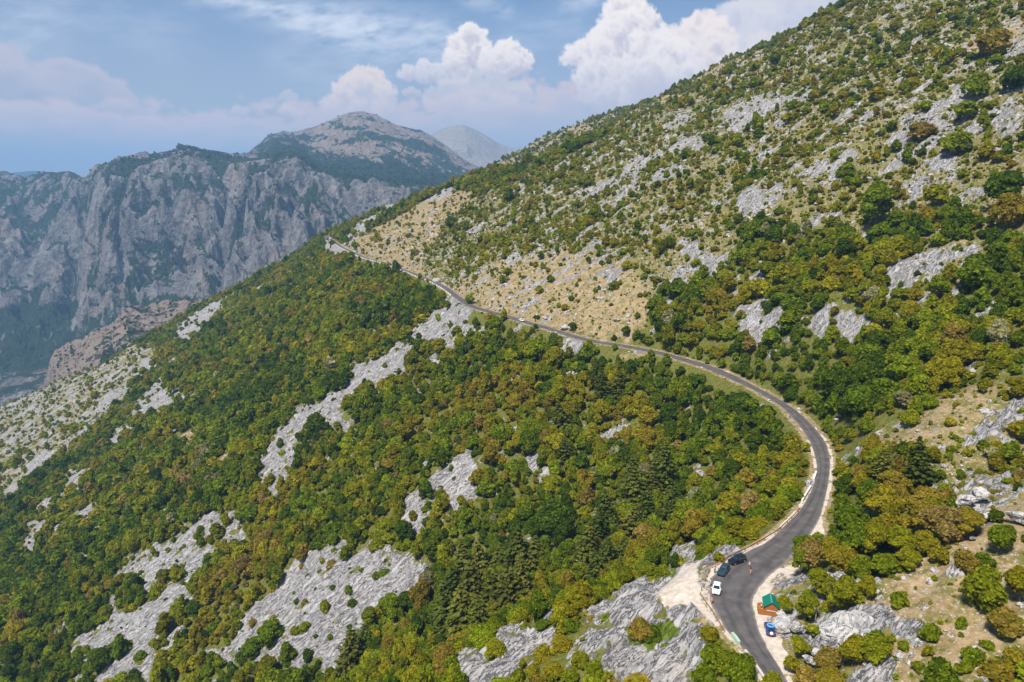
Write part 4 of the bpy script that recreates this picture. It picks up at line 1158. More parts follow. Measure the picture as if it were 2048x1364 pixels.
zone = fbm(x / 55, y / 55, 3, 201); zone2 = fbm(x / 19, y / 19, 2, 205)
u = rng.random(n)
tint = 0.355 + zone * .42 + zone2 * .26 + rng.normal(0, .085, n)
rustz = sstep(fbm(x / 28, y / 28, 3, 209), -.15, .45); tint = np.where(u < .17 * rustz, rng.uniform(.62, .88, n), tint)
tint = np.where((u > .17) & (u < .30), rng.uniform(.02, .2, n), tint)
tint = np.where(u > .988, .97, tint)
tint = np.where(rng.random(n) < gold * .8, rng.uniform(.48, .86, n), tint)
tint = np.where(rng.random(n) < dark * .7, rng.uniform(.0, .24, n), tint)
q_, t_ = uphill(x, y)
open_ = gs > .35
tint = np.where(open_ & (rng.random(n) < .5), rng.uniform(.30, .74, n), tint)
tint = np.clip(tint, 0, 1)
lum = rng.uniform(.75, 1.25, n)
size = np.exp(rng.normal(-.03, .36, n)) * (1 + .55 * np.clip(fbm(x / 38, y / 38, 3, 215), -.5, .5)) * sp / 3.5 * .86
size = np.clip(size, .42, 2.1) * np.where(r > 1050, .75, 1)
size = np.where(gs > .35, size * rng.uniform(.42, .95, n), size)
size = np.where(r < 210, np.minimum(size, 1.25), size); size = np.where(dfl_c[keep] < 5, size * .75, size); size = np.where((dens > .85) & (gs < .35), np.maximum(size, .62), size)
size = np.where(rk > .3, size * .6, size)
is_shrub = ((gs > .35) & (rng.random(n) < .55)) | (rk > .3) | (size < .58)
pts = np.stack([x, y, z - .15], 1)
uu, vv, dep = project(pts)
inview = (uu > -40) & (uu < 2090) & (vv > -40) & (vv < 1420)
near = r < 330
app = np.where(inview & (uu > 0) & (uu < 2048) & (vv > 0) & (vv < 1364), size / dep, 0)
tree_order = np.argsort(-np.where(is_shrub, 0, app)); shrub_order = np.argsort(-np.where(is_shrub, app, 0))
n_solo_tree = sum(1 for s in SOLO if not s[4]); n_solo_bush = len(SOLO) - n_solo_tree
solo_tree = tree_order[:300 - n_solo_tree]; solo_shrub = shrub_order[:300 - n_solo_bush]
rest = np.ones(n, bool); rest[solo_tree] = False; rest[solo_shrub] = False
def rots(m):
    return np.stack([rng.normal(0, .12, m), rng.normal(0, .12, m), rng.uniform(0, 6.28, m)], 1)
def scl3(s):
    return np.stack([s * rng.uniform(.75, 1.3, len(s)), s * rng.uniform(.75, 1.3, len(s)), s * rng.uniform(.68, 1.45, len(s))], 1)
for nm, sel, coll, k in (('woodland', rest & ~is_shrub & (r < 480), SRC_MID, 1.0), ('far_woodland', rest & ~is_shrub & (r >= 480), SRC_LOW, 1.0), ('scrub', rest & is_shrub, SRC_SHRUB, 1.35)):
    m = int(sel.sum())
    print('scatter', nm, m)
    scatter(nm, pts[sel], scl3(size[sel] * k), rots(m), rng.integers(0, NV, m), tint[sel], lum[sel], coll)
INDIV = []      # (kind, position, size, tint, lum)
for i in solo_tree: INDIV.append(('tree', pts[i], size[i], tint[i], lum[i]))
for i in solo_shrub: INDIV.append(('shrub', pts[i], size[i] * 1.3, tint[i], lum[i]))
for s, p, wd in zip(SOLO, P_solo, wid_solo):
    INDIV.append(('shrub' if s[4] else 'tree', p - [0, 0, .15], wd / (3.2 if s[4] else 5.4), s[3], 1.0))
for s, p in zip(PINES, P_pine):
    INDIV.append(('pine', p - [0, 0, .1], s[2] * 1.45, rng.uniform(.1, .8), rng.uniform(.85, 1.2)))
_pf, _sf = PTS_FAR[0]; m = len(_pf); print('far bushes', m)
scatter('mountain_scrub', _pf, scl3(_sf * np.exp(rng.normal(0, .35, m))) * [1, 1, .75], rots(m), rng.integers(0, NV, m), rng.uniform(0, .3, m), rng.uniform(.35, .7, m), SRC_LOW)
# low undergrowth over the open ground
mfac = 1
gx = rng.uniform(-500, 620, 190000); gy = rng.uniform(70, 900, 190000)
rr_ = np.hypot(gx, gy); aa = np.degrees(np.arctan2(gx, gy))
k = (np.abs(aa) < 43) & (rng.random(len(gx)) < np.clip(420 / rr_, 0, 1) ** 1.0)
gx, gy = gx[k], gy[k]
ro, gr, _, _, _, gv, dl, lsh = cover(gx, gy)
k = (((gr > .3) & (rng.random(len(gx)) < .36 + .40 * lsh)) | ((ro > .5) & (rng.random(len(gx)) < .06)) | ((gr <= .3) & (ro < .3) & (rng.random(len(gx)) < .20))) & (dl > 1.2) & (gv < .3)
gx, gy = gx[k], gy[k]
m = len(gx); print('undergrowth', m)
scatter('undergrowth', np.stack([gx, gy, h_ground(gx, gy) - .05], 1), scl3(np.exp(rng.normal(-1.15, .45, m)) * np.clip(np.hypot(gx, gy) / 480, .8, 1.15) * (1 + .1 * lsh[k])), rots(m), rng.integers(0, NV, m), np.clip(rng.normal(.44, .15, m), 0, .8), rng.uniform(.8, 1.3, m), SRC_SHRUB)

# ------------------------------------------------------------------ trees and bushes one by one
def place_plants():
    for kind, p, s, ti, lu in INDIV:
        rz = random.uniform(0, 6.28)
        sx, sy, sz = s * random.uniform(.84, 1.16), s * random.uniform(.84, 1.16), s * random.uniform(.78, 1.25)
        if kind == 'shrub':
            o = link(bpy.data.objects.new('shrub', random.choice(SHRUB_HI)))
            o['tint'], o['lum'] = float(ti), float(lu)
            parts = []
        else:
            o = link(bpy.data.objects.new('broadleaf_tree' if kind == 'tree' else 'pine_tree', None))
            o.empty_display_size = .5
            cm, tm = (random.choice(CROWN_HI), random.choice(TRUNK)) if kind == 'tree' else (random.choice(PINE_HI), PINE_TRUNK)
            c = link(bpy.data.objects.new('crown', cm), o); c['tint'], c['lum'] = float(ti), float(lu)
            link(bpy.data.objects.new('trunk', tm), o)
        o.location = p; o.rotation_euler = (random.gauss(0, .07), random.gauss(0, .07), rz); o.scale = (sx, sy, sz)
        PLANTS.append((kind, o, np.array(p), s, ti))
PLANTS = []
place_plants()

# ------------------------------------------------------------------ small mesh builders
class MB:
    """collects boxes, tubes and lofts and links them as one mesh object"""
    def __init__(self): self.v, self.f, self.m = [], [], []
    def add(self, V, F, mi=0):
        o = len(self.v); self.v += [tuple(map(float, p)) for p in V]
        self.f += [tuple(int(i) + o for i in q) for q in F]; self.m += [mi] * len(F)
        return self
    def box(self, lo, hi, mi=0, M=None):
        V = [(x, y, z) for z in (lo[2], hi[2]) for y in (lo[1], hi[1]) for x in (lo[0], hi[0])]
        if M is not None: V = [tuple(M @ Vector(p)) for p in V]
        return self.add(V, [(0, 2, 3, 1), (4, 5, 7, 6), (0, 1, 5, 4), (2, 6, 7, 3), (0, 4, 6, 2), (1, 3, 7, 5)], mi)
    def tube(self, path, rad, k=8, mi=0, caps=True):
        V, F = tube_quads(path, rad if hasattr(rad, '__len__') else [rad] * len(path), k)
        self.add(V, F, mi)
        if caps:
            o = len(self.v) - len(V)
            self.f.append(tuple(range(o + k - 1, o - 1, -1))); self.m.append(mi)
            self.f.append(tuple(range(o + len(V) - k, o + len(V)))); self.m.append(mi)
        return self
    def loft(self, secs, mi=0, closed=True, caps=True):
        k = len(secs[0]); V = [p for s in secs for p in s]; F = []
        for i in range(len(secs) - 1):
            for j in range(k if closed else k - 1):
                F.append((i * k + j, i * k + (j + 1) % k, (i + 1) * k + (j + 1) % k, (i + 1) * k + j))
        if caps and closed:
            F.append(tuple(range(k - 1, -1, -1))); F.append(tuple(range(len(V) - k, len(V))))
        return self.add(V, F, mi)
    def build(self, name, mats, parent=None, smooth=False, bevel=0.0):
        me = bpy.data.meshes.new(name); me.from_pydata(self.v, [], self.f); me.update()
        bm = bmesh.new(); bm.from_mesh(me)
        bmesh.ops.recalc_face_normals(bm, faces=bm.faces); bm.to_mesh(me); bm.free()
        for m in (mats if isinstance(mats, (list, tuple)) else [mats]): me.materials.append(m)
        if len(me.polygons) == len(self.m): me.polygons.foreach_set('material_index', np.array(self.m, np.int32))
        if smooth: me.polygons.foreach_set('use_smooth', np.full(len(me.polygons), True))
        o = link(bpy.data.objects.new(name, me), parent)
        if bevel:
            b = o.modifiers.new('bevel', 'BEVEL'); b.width = bevel; b.segments = 2; b.limit_method = 'ANGLE'
        return o
def empty(name, loc, rz=0.0, label=None, cat=None, group=None, scale=1.0):
    o = link(bpy.data.objects.new(name, None)); o.location = loc; o.rotation_euler = (0, 0, rz); o.scale = (scale,) * 3
    o.empty_display_size = .3
    return tag(o, label, cat, group)

MT = {
 'white_paint': noisy_mat('white_paint', (.80, .81, .82), .3, .04, 1.0, .5, coat=.5),
 'black_paint': noisy_mat('black_paint', (.008, .010, .013), .22, .1, 1.0, .5, coat=.6),
 'slate_paint': noisy_mat('slate_paint', (.020, .045, .065), .25, .1, 1.0, .5, coat=.6),
 'blue_paint': noisy_mat('blue_paint', (.018, .035, .20), .25, .1, 1.0, .5, coat=.5),
 'red_paint': noisy_mat('red_paint', (.35, .03, .03), .3, .1, 1.0, .5, coat=.5),
 'sky_blue': noisy_mat('sky_blue', (.10, .32, .75), .4, .1, 2.0, .4),
 'teal': noisy_mat('teal', (.03, .14, .20), .4, .1, 2.0, .4),
 'glass': noisy_mat('car_glass', (.012, .030, .036), .06, .05, 1.0, .6),
 'rubber': noisy_mat('rubber', (.018, .018, .018), .85, .2, 6.0, .2),
 'alloy': noisy_mat('alloy', (.45, .46, .47), .35, .05, 2.0, .5, .6),
 'lamp_clear': noisy_mat('lamp_glass', (.75, .77, .80), .12, .03, 1.0, .6),
 'lamp_red': noisy_mat('lamp_red', (.40, .015, .01), .2, .05, 1.0, .6),
 'trim': noisy_mat('trim', (.03, .03, .032), .6, .1, 3.0, .3),
 'green_roof': noisy_mat('green_roof', (.004, .165, .105), .45, .10, .8, .4),
 'ridge_green': noisy_mat('ridge_green', (.10, .33, .27), .4, .08, 1.0, .4),
 'rust': noisy_mat('rust', (.36, .135, .045), .85, .45, 1.6, .2, bump=.2),
 'tan_rail': noisy_mat('weathered_rail', (.42, .25, .11), .85, .35, 1.2, .2, bump=.2),
 'grey_wood': noisy_mat('grey_wood', (.22, .18, .15), .9, .3, 1.5, .15, bump=.3),
 'concrete': noisy_mat('concrete', (.50, .47, .44), .92, .18, 1.4, .15, bump=.3),
 'white_stone': noisy_mat('whitewashed_stone', (.66, .62, .57), .92, .18, 1.6, .15, bump=.4),
 'pale_green': noisy_mat('pale_green', (.36, .50, .37), .7, .12, 1.5, .3),
 'dark_roof': noisy_mat('dark_roof', (.03, .04, .045), .7, .2, .6, .3),
}
def plank_material(name, a, b, pitch):
    m, t = new_mat(name)
    tc = t.n('ShaderNodeTexCoord').outputs['Object']
    s = t.n('ShaderNodeSeparateXYZ'); t.put(s.inputs[0], tc)
    z = t.math('DIVIDE', s.outputs[2], pitch)
    fr = t.math('FRACT', z); idx = t.math('FLOOR', z)
    wn = t.n('ShaderNodeTexWhiteNoise', noise_dimensions='1D'); t.put(wn.inputs['W'], idx)
    gr = t.noise(t.mapping(tc, scale=(1.5, 1.5, 14)), 2.0, 4)
    c = t.mix(t.math('ADD', t.math('MULTIPLY', wn.outputs[0], .5), t.math('MULTIPLY', gr, .5)), a, b)
    gap = t.step(t.math('ABSOLUTE', t.math('SUBTRACT', fr, .5)), .44, .49)
    c = t.mix(gap, c, tuple(k * .25 for k in a))
    t.out(t.principled(c, .65, t.bump(t.math('SUBTRACT', 1.0, gap), .6, .02), spec=.3))
    return m
MT['planks'] = plank_material('orange_planks', (.31, .10, .022), (.43, .165, .045), .14)
MT['planks_dark'] = plank_material('brown_planks', (.24, .085, .02), (.36, .14, .03), .14)

# ------------------------------------------------------------------ cars
def sect(x, w, z0, z1, zs, crown=.03):
    """one cross-section of a car body, rounded at sill and shoulder"""
    pts = [(-w * .80, z0), (w * .80, z0), (w * .97, z0 + .10), (w, z0 + .28), (w * .985, zs - .08), (w * .93, z1 - .015), (w * .70, z1 + crown * .5), (0, z1 + crown), (-w * .70, z1 + crown * .5), (-w * .93, z1 - .015), (-w * .985, zs - .08), (-w, z0 + .28), (-w * .97, z0 + .10)]
    return [(x, p[0], p[1]) for p in pts]
def make_car(name, loc, heading, paint, label, group=None, style='hatch', L=4.25, W=1.80, H=1.48, marks=None):
    root = empty(name, loc, heading, label, 'car', group)
    hw = W / 2; h = L / 2
    belt = H * .60
    b = MB()
    if style == 'suv':
        prof = [(h, .62, .42, .52), (h - .06, .80, .28, .72), (h - .35, .93, .22, belt * .93), (h - 1.15, 1.0, .22, belt * 1.0), (h * .28, 1.0, .22, belt * 1.02), (-h * .3, 1.0, .22, belt * 1.03), (-h + .35, .97, .24, belt * 1.03), (-h + .06, .90, .34, belt * .98), (-h, .82, .45, belt * .85)]
        cab = (h - 1.30, h - 2.05, -h + .42, -h + .16)
    elif style == 'van':
        prof = [(h, .70, .40, .60), (h - .08, .86, .28, .85), (h - .5, .97, .22, belt * 1.0), (h - .9, 1.0, .22, belt * 1.05), (0, 1.0, .22, belt * 1.05), (-h + .2, 1.0, .24, belt * 1.05), (-h, .96, .40, belt * 1.0)]
        cab = (h - .75, h - 1.25, -h + .12, -h + .03)
    else:
        prof = [(h, .58, .38, .48), (h - .07, .78, .26, .64), (h - .35, .92, .20, belt * .86), (h - 1.05, .99, .19, belt * .97), (h * .25, 1.0, .19, belt * 1.0), (-h * .3, 1.0, .19, belt * 1.02), (-h + .45, .97, .22, belt * 1.02), (-h + .08, .88, .32, belt * .96), (-h, .78, .42, belt * .80)]
        cab = (h - 1.15, h - 1.95, -h + .95, -h + .38)
    b.loft([sect(x, hw * wf, z0, zt, zt) for x, wf, z0, zt in prof])
    # wheel arches in dark trim stand a little proud of the flanks
    for sx in (1, -1):
        for sy in (1, -1):
            cx = sx * (h - .82)
            ring = []
            for a in range(9):
                th = math.pi * a / 8
                ring.append([(cx + .40 * math.cos(th), sy * hw * 1.012, .31 + .40 * math.sin(th)), (cx + .345 * math.cos(th), sy * hw * 1.015, .31 + .345 * math.sin(th)), (cx + .345 * math.cos(th), sy * hw * .9, .31 + .345 * math.sin(th)), (cx + .40 * math.cos(th), sy * hw * .9, .31 + .40 * math.sin(th))])
            b.loft(ring, 1)
    # cabin shell: base at the belt, narrower top
    f0, f1, r1, r0 = cab
    zb, zt = belt * .98, H
    wb, wt = hw * .93, hw * .74
    base = [(f0, wb * .92), (f0 - .25, wb), (r0 + .3, wb), (r0, wb * .92)]
    topp = [(f1, wt * .94), (f1 - .2, wt), (r1 + .2, wt), (r1, wt * .94)]
    ring = lambda pts, z: [(x, -y, z) for x, y in pts] + [(x, y, z) for x, y in reversed(pts)]
    mid = [((a[0] * .12 + c[0] * .88), (a[1] * .12 + c[1] * .88)) for a, c in zip(base, topp)]
    b.loft([ring(base, zb), ring(mid, zb + (zt - zb) * .88), ring([(x * .985, y * .93) for x, y in topp], zt)], 0)
    b.build('body', [paint, MT['trim']], root, False, .025)
    def pane(nm, quad, off):
        """a glass panel a little proud of the cabin shell"""
        q = [Vector(p) for p in quad]; n = (q[1] - q[0]).cross(q[3] - q[0]).normalized()
        if n.dot(Vector(off)) < 0: n = -n
        c = sum(q, Vector()) / 4
        q = [c + (p - c) * .93 for p in q]
        MB().loft([[p - n * .03 for p in q], [p + n * .012 for p in q]]).build(nm, MT['glass'], root)
    zl, zh = zb + .03, zb + (zt - zb) * .86
    k = .12
    lerp = lambda a, c, t_: a + (c - a) * t_
    fx0, fx1 = lerp(f0, f1, .06), lerp(f0, f1, .86); rx0, rx1 = lerp(r0, r1, .06), lerp(r0, r1, .86)
    y0, y1 = lerp(wb, wt, .06), lerp(wb, wt, .86)
    pane('windscreen', [(fx0, -y0 * .9, zl), (fx0, y0 * .9, zl), (fx1, y1 * .9, zh), (fx1, -y1 * .9, zh)], (1, 0, .5))
    pane('rear_window', [(rx0, -y0 * .86, zl + .05), (rx0, y0 * .86, zl + .05), (rx1, y1 * .86, zh), (rx1, -y1 * .86, zh)], (-1, 0, .5))
    for sy in (1, -1):
        xm = (f1 + r1) / 2
        pane('side_window', [(fx0 - .32, sy * y0, zl), (xm + .06, sy * y0, zl), (xm + .06, sy * y1, zh), (fx1 - .22, sy * y1, zh)], (0, sy, .2))
        pane('side_window', [(xm - .06, sy * y0, zl), (rx0 + .42, sy * y0, zl), (rx1 + .26, sy * y1, zh), (xm - .06, sy * y1, zh)], (0, sy, .2))
    for sx in (1, -1):
        for sy in (1, -1):
            cx = sx * (h - .82)
            secs = [[(cx + rr * math.cos(a), sy * yy, .31 + rr * math.sin(a)) for a in np.linspace(0, 2 * math.pi, 20, endpoint=False)] for rr, yy in ((.26, hw - .22), (.31, hw - .19), (.315, hw - .07), (.29, hw - .01), (.21, hw - .005))]
            wh = MB().loft(secs).build('wheel', MT['rubber'], root, False)
            rim = MB()
            rim.loft([[(cx + rr * math.cos(a), sy * yy, .31 + rr * math.sin(a)) for a in np.linspace(0, 2 * math.pi, 20, endpoint=False)] for rr, yy in ((.20, hw - .04), (.205, hw + .002), (.17, hw - .004))])
            for s_ in range(5):
                a = 2 * math.pi * s_ / 5
                rim.tube([(cx, sy * (hw + .004), .31), (cx + .18 * math.cos(a), sy * (hw + .002), .31 + .18 * math.sin(a))], .022, 5)
            rim.build('rim', MT['alloy'], wh)
    for sy in (1, -1):
        zf = prof[1][3] - .07
        MB().loft([[(h - .035, sy * hw * .50, zf - .07), (h - .03, sy * hw * .50, zf + .03), (h - .16, sy * hw * .84, zf + .05), (h - .18, sy * hw * .84, zf - .06)], [(h - .20, sy * hw * .46, zf - .06), (h - .20, sy * hw * .46, zf + .09), (h - .36, sy * hw * .80, zf + .12), (h - .36, sy * hw * .80, zf - .05)]]).build('headlight', MT['lamp_clear'], root, False, .01)
        MB().box((-h - .012, sy * hw * .60 - .12, belt * .74), (-h + .12, sy * hw * .60 + .12, belt * .93)).build('tail_light', MT['lamp_red'], root, False, .01)
        MB().loft([[(f0 - .32, sy * (hw * .93), belt + .02), (f0 - .22, sy * (hw * .93), belt + .02), (f0 - .22, sy * (hw * .93), belt + .09), (f0 - .32, sy * (hw * .93), belt + .09)], [(f0 - .36, sy * (hw + .16), belt + .0), (f0 - .20, sy * (hw + .16), belt + .0), (f0 - .22, sy * (hw + .16), belt + .15), (f0 - .34, sy * (hw + .16), belt + .15)]]).build('wing_mirror', paint, root, False, .015)
    MB().box((h - .05, -.42, .36), (h + .015, .42, .50)).build('grille', MT['trim'], root, False, .01)
    if marks == 'ring':
        # a large pale blue ring laid flat on the roof and a round white cover at the tail
        xm = (f1 + r1) / 2 - .05; R0, r_ = .56, .17; secs = []
        for i in range(24):
            a = 2 * math.pi * i / 24
            secs.append([(xm + (R0 + r_ * math.cos(c)) * math.cos(a), (R0 + r_ * math.cos(c)) * math.sin(a), zt + r_ * .8 + r_ * .8 * math.sin(c)) for c in np.linspace(0, 2 * math.pi, 10, endpoint=False)])
        secs.append(secs[0])
        MB().loft(secs, caps=False).build('roof_ring', MT['sky_blue'], root, True)
        MB().loft([[(xm + .40 * math.cos(a), .40 * math.sin(a), zt + z) for a in np.linspace(0, 2 * math.pi, 20, endpoint=False)] for z in (.004, .06)]).build('ring_centre', MT['teal'], root)
        secs = [[(-h - x, rr * math.cos(a), .86 + rr * math.sin(a)) for a in np.linspace(0, 2 * math.pi, 20, endpoint=False)] for x, rr in ((-.10, .30), (.02, .33), (.14, .33), (.20, .26), (.22, .06))]
        MB().loft(secs).build('spare_wheel_cover', MT['white_paint'], root, True)
    return root
def on_road(u, v, z=0.0): return at_height(u, v, z)
def road_heading(p):
    i = int(np.argmin(np.hypot(ROAD_C[:, 0] - p[0], ROAD_C[:, 1] - p[1]))); i = min(i, len(ROAD_C) - 2)
    d = ROAD_C[i + 1] - ROAD_C[max(i - 1, 0)]
    return math.atan2(d[1], d[0]), float(ROAD_C[i][2])
def heading_px(u0, v0, u1, v1, z=.7):
    a, b = at_height(u0, v0, z), at_height(u1, v1, z)
    return math.atan2(b[1] - a[1], b[0] - a[0])
make_car('parked_car', at_height(1433, 1181, 0.0), heading_px(1436, 1160, 1431.5, 1188), MT['white_paint'], 'white hatchback parked on the lay-by facing the viewer beside the left rail', 'cars parked in the lay-by')
make_car('parked_car', at_height(1446.5, 1145, 0.0), heading_px(1455, 1127, 1440, 1146), MT['slate_paint'], 'dark blue-grey car parked between the white car and the black one', 'cars parked in the lay-by', 'suv', 4.4, 1.84, 1.55)
make_car('parked_car', at_height(1474, 1124.5, 0.0), heading_px(1487, 1114, 1462, 1122), MT['black_paint'], 'black off-road car parked farthest up the lay-by against the rusty rail', 'cars parked in the lay-by', 'suv', 4.5, 1.86, 1.68)
make_car('parked_car', at_height(1539, 1262, 0.0), heading_px(1541, 1262, 1535, 1240), MT['blue_paint'], 'small blue car with a pale blue ring on its roof below the hut', 'cars parked in the lay-by', 'hatch', 3.9, 1.74, 1.5, 'ring')
def far_car(u, v, z, paint, label, style='hatch', off=0.0, flip=False, turn=0.0, group=None):
    p = at_height(u, v, z); hd, zr = road_heading(p); p = at_height(u, v, zr + .02)
    make_car('car', p, hd + (math.pi if flip else 0) + turn, paint, label, group, style)
far_car(1043, 642, .6, MT['white_paint'], 'white car driving alone along the middle of the far road', flip=True)
_e = ROAD_C[-6]; _ed = ROAD_C[-1] - ROAD_C[-12]; _ed = _ed / np.linalg.norm(_ed); _en = np.array([-_ed[1], _ed[0], 0])
def at_end(along, across): return _e + _ed * along + _en * across + [0, 0, .03]
_eh = math.atan2(_ed[1], _ed[0])
make_car('car', at_end(4, -4.6), _eh + 1.2, MT['red_paint'], 'tiny red car rightmost in the row under the dark canopy far away', 'cars at the far end of the road', 'hatch')
make_car('car', at_end(5, -.6), _eh + 1.2, MT['white_paint'], 'tiny white van in the middle of the row under the dark canopy', 'cars at the far end of the road', 'van', 4.9, 1.95, 1.95)
make_car('car', at_end(6, 3.2), _eh + 1.2, MT['slate_paint'], 'tiny dark car leftmost in the row under the dark canopy', 'cars at the far end of the road', 'suv')
make_car('car', at_end(-28, -4.8), _eh + math.pi, MT['white_paint'], 'tiny white car standing on the right verge before the far road end', 'cars at the far end of the road', 'hatch')
def canopy():
    root = empty('canopy', at_end(11, -1), _eh + 1.45, 'long low canopy with a dark flat roof where the far road vanishes', 'canopy')
    MB().box((-8.5, -2.2, 2.7), (8.5, 2.2, 2.95)).build('roof', MT['dark_roof'], root, False, .04)
    for x in (-8, -2.7, 2.7, 8):
        for y in (-1.8, 1.8):
            MB().box((x - .1, y - .1, -.5), (x + .1, y + .1, 2.7)).build('post', MT['grey_wood'], root)
    MB().box((-8.5, 1.95, 0), (8.5, 2.1, .9)).build('back_panel', MT['grey_wood'], root)
canopy()

# ------------------------------------------------------------------ the wooden hut with a green roof
def hut():
    f = at_height(1541.5, 1231, 0.0); b_ = at_height(1538.5, 1212, 0.0)
    ang = math.atan2(b_[1] - f[1], b_[0] - f[0])
    root = empty('hut', (f[0], f[1], -.03), ang - math.pi / 2, 'wooden hut with a green gable roof and orange plank walls beside the road', 'hut')
    w, d, hh, pk = 1.22, 3.0, 2.05, 3.0          # half width, depth, eaves, peak; +y runs back from the front gable
    m = MB()
    m.loft([[(-w, 0, 0), (w, 0, 0), (w, 0, hh), (0, 0, pk), (-w, 0, hh)], [(-w, d, 0), (w, d, 0), (w, d, hh), (0, d, pk), (-w, d, hh)]])
    m.build('wall', MT['planks'], root)
    rf = MB()
    ov, e = .34, .30
    for s in (-1, 1):
        x1, z1 = s * (w + ov), hh - ov * (pk - hh) / w
        sec = lambda y: [(0, y, pk + .05), (x1, y, z1 + .05), (x1, y, z1 + .12), (0, y, pk + .12)]
        rf.loft([sec(-e), sec(d + e)])
        for k in range(9):                        # standing seams of the sheet roof
            yy = -e + (d + 2 * e) * (k + .5) / 9
            rf.loft([[(0, yy - .02, pk + .115), (x1, yy - .02, z1 + .115), (x1, yy - .02, z1 + .15), (0, yy - .02, pk + .15)], [(0, yy + .02, pk + .115), (x1, yy + .02, z1 + .115), (x1, yy + .02, z1 + .15), (0, yy + .02, pk + .15)]])
    rfo = rf.build('roof', MT['green_roof'], root)
    MB().loft([[(-.14, y, pk + .06), (0, y, pk + .20), (.14, y, pk + .06)] for y in (-e - .01, d + e + .01)]).build('ridge_cap', MT['ridge_green'], rfo)
    MB().box((-w * .72, -.10, 1.02), (w * .66, -.005, 1.10)).build('shelf', MT['white_stone'], root)
    # low side booth on the road side with an open top and goods inside
    bt = MB()
    x0, x1 = -w - 1.25, -w - .01
    bt.box((x0, -.05, 0), (x1, .03, 1.15)); bt.box((x0, .04, 0), (x0 + .08, 2.1, 1.15)); bt.box((x0, 2.1, 0), (x1, 2.18, 1.15))
    bo = bt.build('side_booth', MT['planks'], root)
    MB().box((x0 + .09, .04, .70), (x1, 2.09, .78)).build('counter', MT['planks_dark'], bo)
    g = MB()
    for k in range(7):
        gx, gy = x0 + .25 + .14 * (k % 4) * 1.6, .3 + .5 * (k // 2) * .9
        g.tube([(gx, gy, .79), (gx, gy, .9), (gx, gy, .98)], [.09, .1, .05], 8)
    g.build('goods', noisy_mat('honey_jars', (.55, .36, .05), .4, .3, 5.0, .4), bo)
    MB().box((-w - .012, .9, .05), (-w + .03, 1.75, 1.95)).build('door', MT['planks_dark'], root)
    return root
HUT = hut()

# ------------------------------------------------------------------ rails, walls and blocks along the road edge
def seg_points(px, z=0.0):
    return [Vector(at_height(u, v, z)) for u, v in px]
def guard_rail(px, mat, label, post_gap=3.0, h=.72, beam=.15, z=-.05):
    pts = seg_points(px)
    c = pts[0]
    root = empty('guard_rail', (c.x, c.y, z), 0, label, 'guard rail')
    loc = [p - c for p in pts]
    dense = [loc[0]]
    for a, b in zip(loc, loc[1:]):
        k = max(1, int((b - a).length / 1.5))
        dense += [a.lerp(b, (i + 1) / k) for i in range(k)]
    secs = []
    for i, p in enumerate(dense):
        d = (dense[min(i + 1, len(dense) - 1)] - dense[max(i - 1, 0)]).normalized(); nn = Vector((-d.y, d.x, 0))
        sag = .02 * math.sin(i * 1.7)
        prof = [(.0, -beam), (.05, -beam * .7), (.05, -beam * .25), (.015, 0), (.05, beam * .25), (.05, beam * .7), (0, beam), (-.015, beam), (-.015, -beam)]
        secs.append([tuple(p + nn * q + Vector((0, 0, h + zz + sag))) for q, zz in prof])
    MB().loft(secs).build('rail', mat, root)
    acc = 0.0; last = dense[0]; nxt = 0.0
    for i, p in enumerate(dense):
        acc += (p - last).length; last = p
        if acc >= nxt:
            nxt += post_gap
            MB().box((p.x - .07, p.y - .07, -.8), (p.x + .07, p.y + .07, h + .06)).build('post', mat, root)
    return root
guard_rail([(1400, 1190), (1412, 1208), (1425, 1226), (1448, 1264)], MT['tan_rail'], 'tan rusty guard rail along the lay-by edge below the white car', 3.2, .62, .13)
guard_rail([(1403, 1181), (1411, 1161), (1420, 1140)], MT['grey_wood'], 'grey-brown rail on posts left of the dark blue-grey car', 2.4, .7, .08)
guard_rail([(1424, 1135), (1440, 1127), (1470, 1112), (1500, 1097.5), (1530, 1080.5), (1556, 1064), (1588, 1034), (1600, 1020)], MT['rust'], 'long rust-red guard rail curving behind the black car', 4.0, .72, .17)
def wall_thing(name, cat, px, mat, label, w, h, base=-.3, group=None, cap=True):
    pts = seg_points(px); c = pts[0]
    root = empty(name, (c.x, c.y, 0), 0, label, cat, group)
    loc = [p - c for p in pts]; secs = []
    dense = [loc[0]]
    for a, b in zip(loc, loc[1:]):
        k = max(1, int((b - a).length / .9)); dense += [a.lerp(b, (i + 1) / k) for i in range(k)]
    for i, p in enumerate(dense):
        d = (dense[min(i + 1, len(dense) - 1)] - dense[max(i - 1, 0)]).normalized(); nn = Vector((-d.y, d.x, 0))
        j = .03 * math.sin(i * 2.3)
        secs.append([tuple(p + nn * a + Vector((0, 0, b))) for a, b in ((-w * .6, base), (w * .6, base), (w * .5, h + j), (-w * .5, h + j))])
    MB().loft(secs).build('wall_body', mat, root, False, .04)
    if cap:
        MB().loft([[tuple(Vector(s[3]) + Vector((0, 0, .004))), tuple(Vector(s[2]) + Vector((0, 0, .004))), tuple(Vector(s[2]) + Vector((0, 0, .09))), tuple(Vector(s[3]) + Vector((0, 0, .09)))] for s in secs]).build('coping', mat, root, False, .02)
    return root
wall_thing('low_wall', 'low wall', [(1604, 1004), (1612, 990), (1621, 976)], MT['white_stone'], 'white low wall on the outer edge of the bend, lower of two', .5, .7)
wall_thing('low_wall', 'low wall', [(1627, 962), (1632, 947)], MT['white_stone'], 'white low wall on the outer edge of the bend, upper of two', .5, .7)
wall_thing('barrier', 'barrier', [(1464, 1271), (1471, 1279), (1478, 1289)], MT['pale_green'], 'pale green barrier block at the left edge of the road', .55, .75, cap=False)
